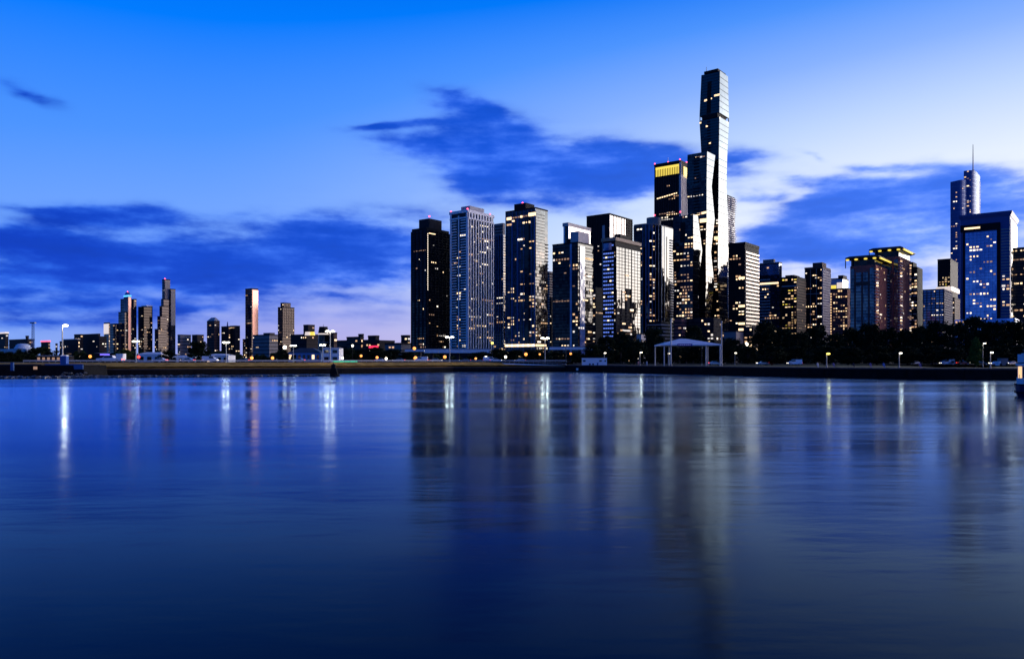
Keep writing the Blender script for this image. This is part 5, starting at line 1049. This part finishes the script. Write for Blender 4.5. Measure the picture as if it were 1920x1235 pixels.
for px, D_, kd, pt, lb, rz in ((1714, 330, 'sedan', 'car_white', 'white car with headlights under the trees by the twins', .3), (1776, 300, 'van', 'car_silver', 'silver van parked under the trees left of the bright green tree', 0), (1748, 335, 'sedan', 'car_dark', 'dark car with lit lamps left of the silver van', .2), (1840, 300, 'sedan', 'car_dark', 'dark car with red light below the bright green tree', 3.0), (1868, 290, 'sedan', 'car_white', 'white car left of the grey box truck', 0), (1896, 300, 'sedan', 'car_silver', 'silver car behind the boat bow', .3), (1806, 310, 'sedan', 'car_red', 'red car between the silver van and the bright green tree', 3.1), (1430, 300, 'sedan', 'car_white', 'white car on the park drive below the striped block', 0), (1490, 290, 'van', 'car_silver', 'silver van on the park drive below the yellow-lit office block', 0), (1340, 300, 'sedan', 'car_silver', 'silver car seen under the right of the canopy', 3.1)):
    car(lb, px, D_, kd, pt, rz, zg=2.62, group='cars in the park drive')
D = 270; rt = thing('box_truck', 'grey box truck on the promenade left of the boat', 'truck', (X(1879, D), D, 2.6)); MB().box((X(1880, D), D, Z(678, D)), (S(13, D), 2.2, S(13, D))).build('box', 'stone_grey', rt); MB().box((X(1871.5, D), D, Z(681, D)), (S(4, D), 2.0, S(8, D))).build('cab', 'car_white', rt)
for px in (1873, 1884): MB().cyl((X(px, D), D - 1.15, 3.0), (X(px, D), D - .9, 3.0), .42, .42, 12).build('wheel', 'tyre', rt)

# ------------------------------------------------------------------ tour boat at the right edge
D = 97; bx0 = X(1902.5, D); rt = thing('tour_boat', 'white tour boat with dark blue hull and orange-lit cabin cut by the right edge', 'boat', (bx0, D, 0)); rt.rotation_euler = (0, 0, R(-33))
mat('hull_blue', (.012, .012, .07), .3); mat('boat_white', (.78, .80, .86), .4)
def outline(L, w_, k): return [(bx0 + k, D - w_ * .55), (bx0 + k + .12, D - w_ * .8), (bx0 + k + .5, D - w_), (bx0 + L, D - w_), (bx0 + L + 4, D), (bx0 + L, D + w_), (bx0 + k + .5, D + w_), (bx0 + k + .12, D + w_ * .8), (bx0 + k, D + w_ * .55)]
MB().loft([[(x, y, z) for x, y in outline(18, w_, k)] for z, w_, k in ((-.3, 2.1, .32), (.1, 2.4, .22), (.75, 2.65, .06), (1.5, 2.75, 0.))]).build('hull', 'hull_blue', rt)
MB().loft([[(x, y, z) for x, y in outline(18, 2.82, -.07)] for z in (.50, .66)]).build('rub_rail', 'slab_black', rt)
MB().loft([[(x, y, z) for x, y in outline(18, 2.83, -.06)] for z in (1.46, 1.60)]).build('gunwale', 'slab_black', rt)
MB().box((bx0 + 9.2, D, 1.95), (18, 4.9, .72)).build('bulwark', 'boat_white', rt)
cb = MB().box((bx0 + 9.25, D, 3.05), (17.9, 4.6, 1.6)).build('cabin', 'boat_white', rt)
for k in range(9): MB().box((bx0 + 1.45 + k * 1.9, D - 2.32, 3.0), (1.25, .08, 1.42)).build('window', 'car_glass', cb); MB().box((bx0 + .56 + k * 1.9, D - 2.33, 3.0), (.36, .08, 1.42)).build('lit_panel', 'win_amber', cb); MB().box((bx0 + 1.45 + k * 1.9, D - 2.40, 3.0), (.06, .05, 1.42)).build('mullion', 'slab_black', cb)
MB().box((bx0 + 9.2, D, 3.98), (18.2, 5.0, .26)).build('upper_deck', 'boat_white', rt); MB().box((bx0 + 9.2, D - 2.46, 4.16), (18.1, .06, .10)).build('deck_edge', 'slab_black', rt); MB().box((bx0 + 9.25, D, 4.72), (17.9, 4.7, 1.0)).build('deck_screen', 'boat_white', rt)
MB().box((bx0 + 9.4, D, 5.28), (17.4, 4.8, .10)).build('sun_roof', 'boat_white', rt)
for k in range(10): MB().cyl((bx0 + .5 + k * 1.9, D - 2.44, 2.3), (bx0 + .5 + k * 1.9, D - 2.44, 2.75), .03, .03, 6).build('stanchion', 'metal_grey', rt)
for k in range(6): MB().cyl((bx0 + 1.0 + k * 3, D - 2.0, 5.3), (bx0 + 1.0 + k * 3, D - 2.0, 5.75), .04, .04, 6).build('roof_rail_post', 'metal_grey', rt)
MB().cyl((bx0 + .8, D - 2.0, 5.72), (bx0 + 17, D - 2.0, 5.72), .035, .035, 6).build('roof_rail', 'metal_grey', rt)

# ------------------------------------------------------------------ people on the promenade
def skin_person(label, px, D, cloth, legs=(.02, .02, .03), h=1.72, sit=False, stride=.16, rz=0.):
    D = shore_D(px) + 2.6; x, z = X(px, D), 2.62; me = bpy.data.meshes.new('person'); k = h / 1.72
    if sit: J = [(0, 0, .52), (0, .02, .80), (0, .03, 1.02), (0, .02, 1.12), (0, -.02, 1.27), (.09, -.05, .52), (.10, -.42, .50), (.10, -.44, .08), (.10, -.56, .04), (-.09, -.05, .52), (-.10, -.42, .50), (-.10, -.44, .08), (-.10, -.56, .04), (.20, .03, 1.0), (.25, -.05, .74), (.16, -.28, .62), (-.20, .03, 1.0), (-.25, -.05, .74), (-.16, -.28, .62)]
    else: J = [(0, 0, .93), (0, 0, 1.18), (0, .01, 1.40), (0, 0, 1.50), (0, -.03, 1.64), (.09, 0, .88), (.10 + stride * .5, -.03, .48), (.10 + stride, .06, .07), (.10 + stride, -.10, .03), (-.09, 0, .88), (-.10 - stride * .3, -.05, .48), (-.10 - stride, .05, .07), (-.10 - stride, -.11, .03), (.20, .01, 1.38), (.26, .02, 1.10), (.24, -.12, .88), (-.20, .01, 1.38), (-.27, .02, 1.10), (-.25, -.10, .88)]
    Ed = [(0, 1), (1, 2), (2, 3), (3, 4), (0, 5), (5, 6), (6, 7), (7, 8), (0, 9), (9, 10), (10, 11), (11, 12), (2, 13), (13, 14), (14, 15), (2, 16), (16, 17), (17, 18)]
    Rd = [.16, .15, .16, .06, .11, .10, .07, .05, .045, .10, .07, .05, .045, .07, .05, .04, .07, .05, .04]
    me.from_pydata([(a * k, b_ * k, c * k) for a, b_, c in J], Ed, []); ob = bpy.data.objects.new('person', me); col.objects.link(ob)
    sk = ob.modifiers.new('skin', 'SKIN')
    if not me.skin_vertices: me.attributes.new('skin', 'FLOAT', 'POINT')
    for v, r_ in zip(me.skin_vertices[0].data, Rd): v.radius = (r_ * k, r_ * k)
    me.skin_vertices[0].data[0].use_root = True; ob.modifiers.new('sub', 'SUBSURF').render_levels = 1; me.materials.append(MATS[cloth]); ob.location = (x, D, z); ob.rotation_euler = (0, 0, rz)
    tag(ob, label, 'person', 'people on the promenade'); return ob
mat('cloth_blue', (.05, .16, .55), .9); mat('cloth_white', (.65, .65, .72), .9); mat('cloth_pink', (.6, .30, .28), .9); mat('cloth_dark', (.03, .03, .05), .9); mat('cloth_violet', (.20, .14, .35), .9)
def try_person(*a, **k):
    try: skin_person(*a, **k)
    except Exception as e_: print('person failed', e_)
try_person('person in pink top walking beside the green-lit path lamp', 1197, 224, 'cloth_pink', h=1.6)
try_person('person in white top right of the green-lit path lamp', 1213, 226, 'cloth_white', h=1.6)
try_person('person in white standing left of the yellow path lamp', 1533, 196, 'cloth_white', sit=True)
try_person('person in violet sitting right of the yellow path lamp', 1563, 194, 'cloth_violet', sit=True)
try_person('person in dark clothes sitting below the nearer twin tower', 1600, 190, 'cloth_dark', sit=True)
try_person('person in bright blue sitting left of the white path lamp by the twins', 1657, 187, 'cloth_blue', sit=True)
try_person('person in violet sitting on the wall between dark and blue figures', 1632, 189, 'cloth_violet', sit=True)
try_person('person in dark violet sitting right of the white path lamp by the twins', 1725, 185, 'cloth_violet', sit=True)
rt = thing('life_ring_box', 'small white box fixed to the sea wall below the ramp parapet', 'box', (X(1082, 291), 291, 1.7)); MB().box((X(1082, 291), 290.4, Z(692, 291)), (.75, .5, .8)).build('body', 'paint_white', rt); MB().box((X(1082, 291), 290.4, Z(692, 291) + .44), (.85, .6, .08)).build('lid', 'stone_pale', rt)
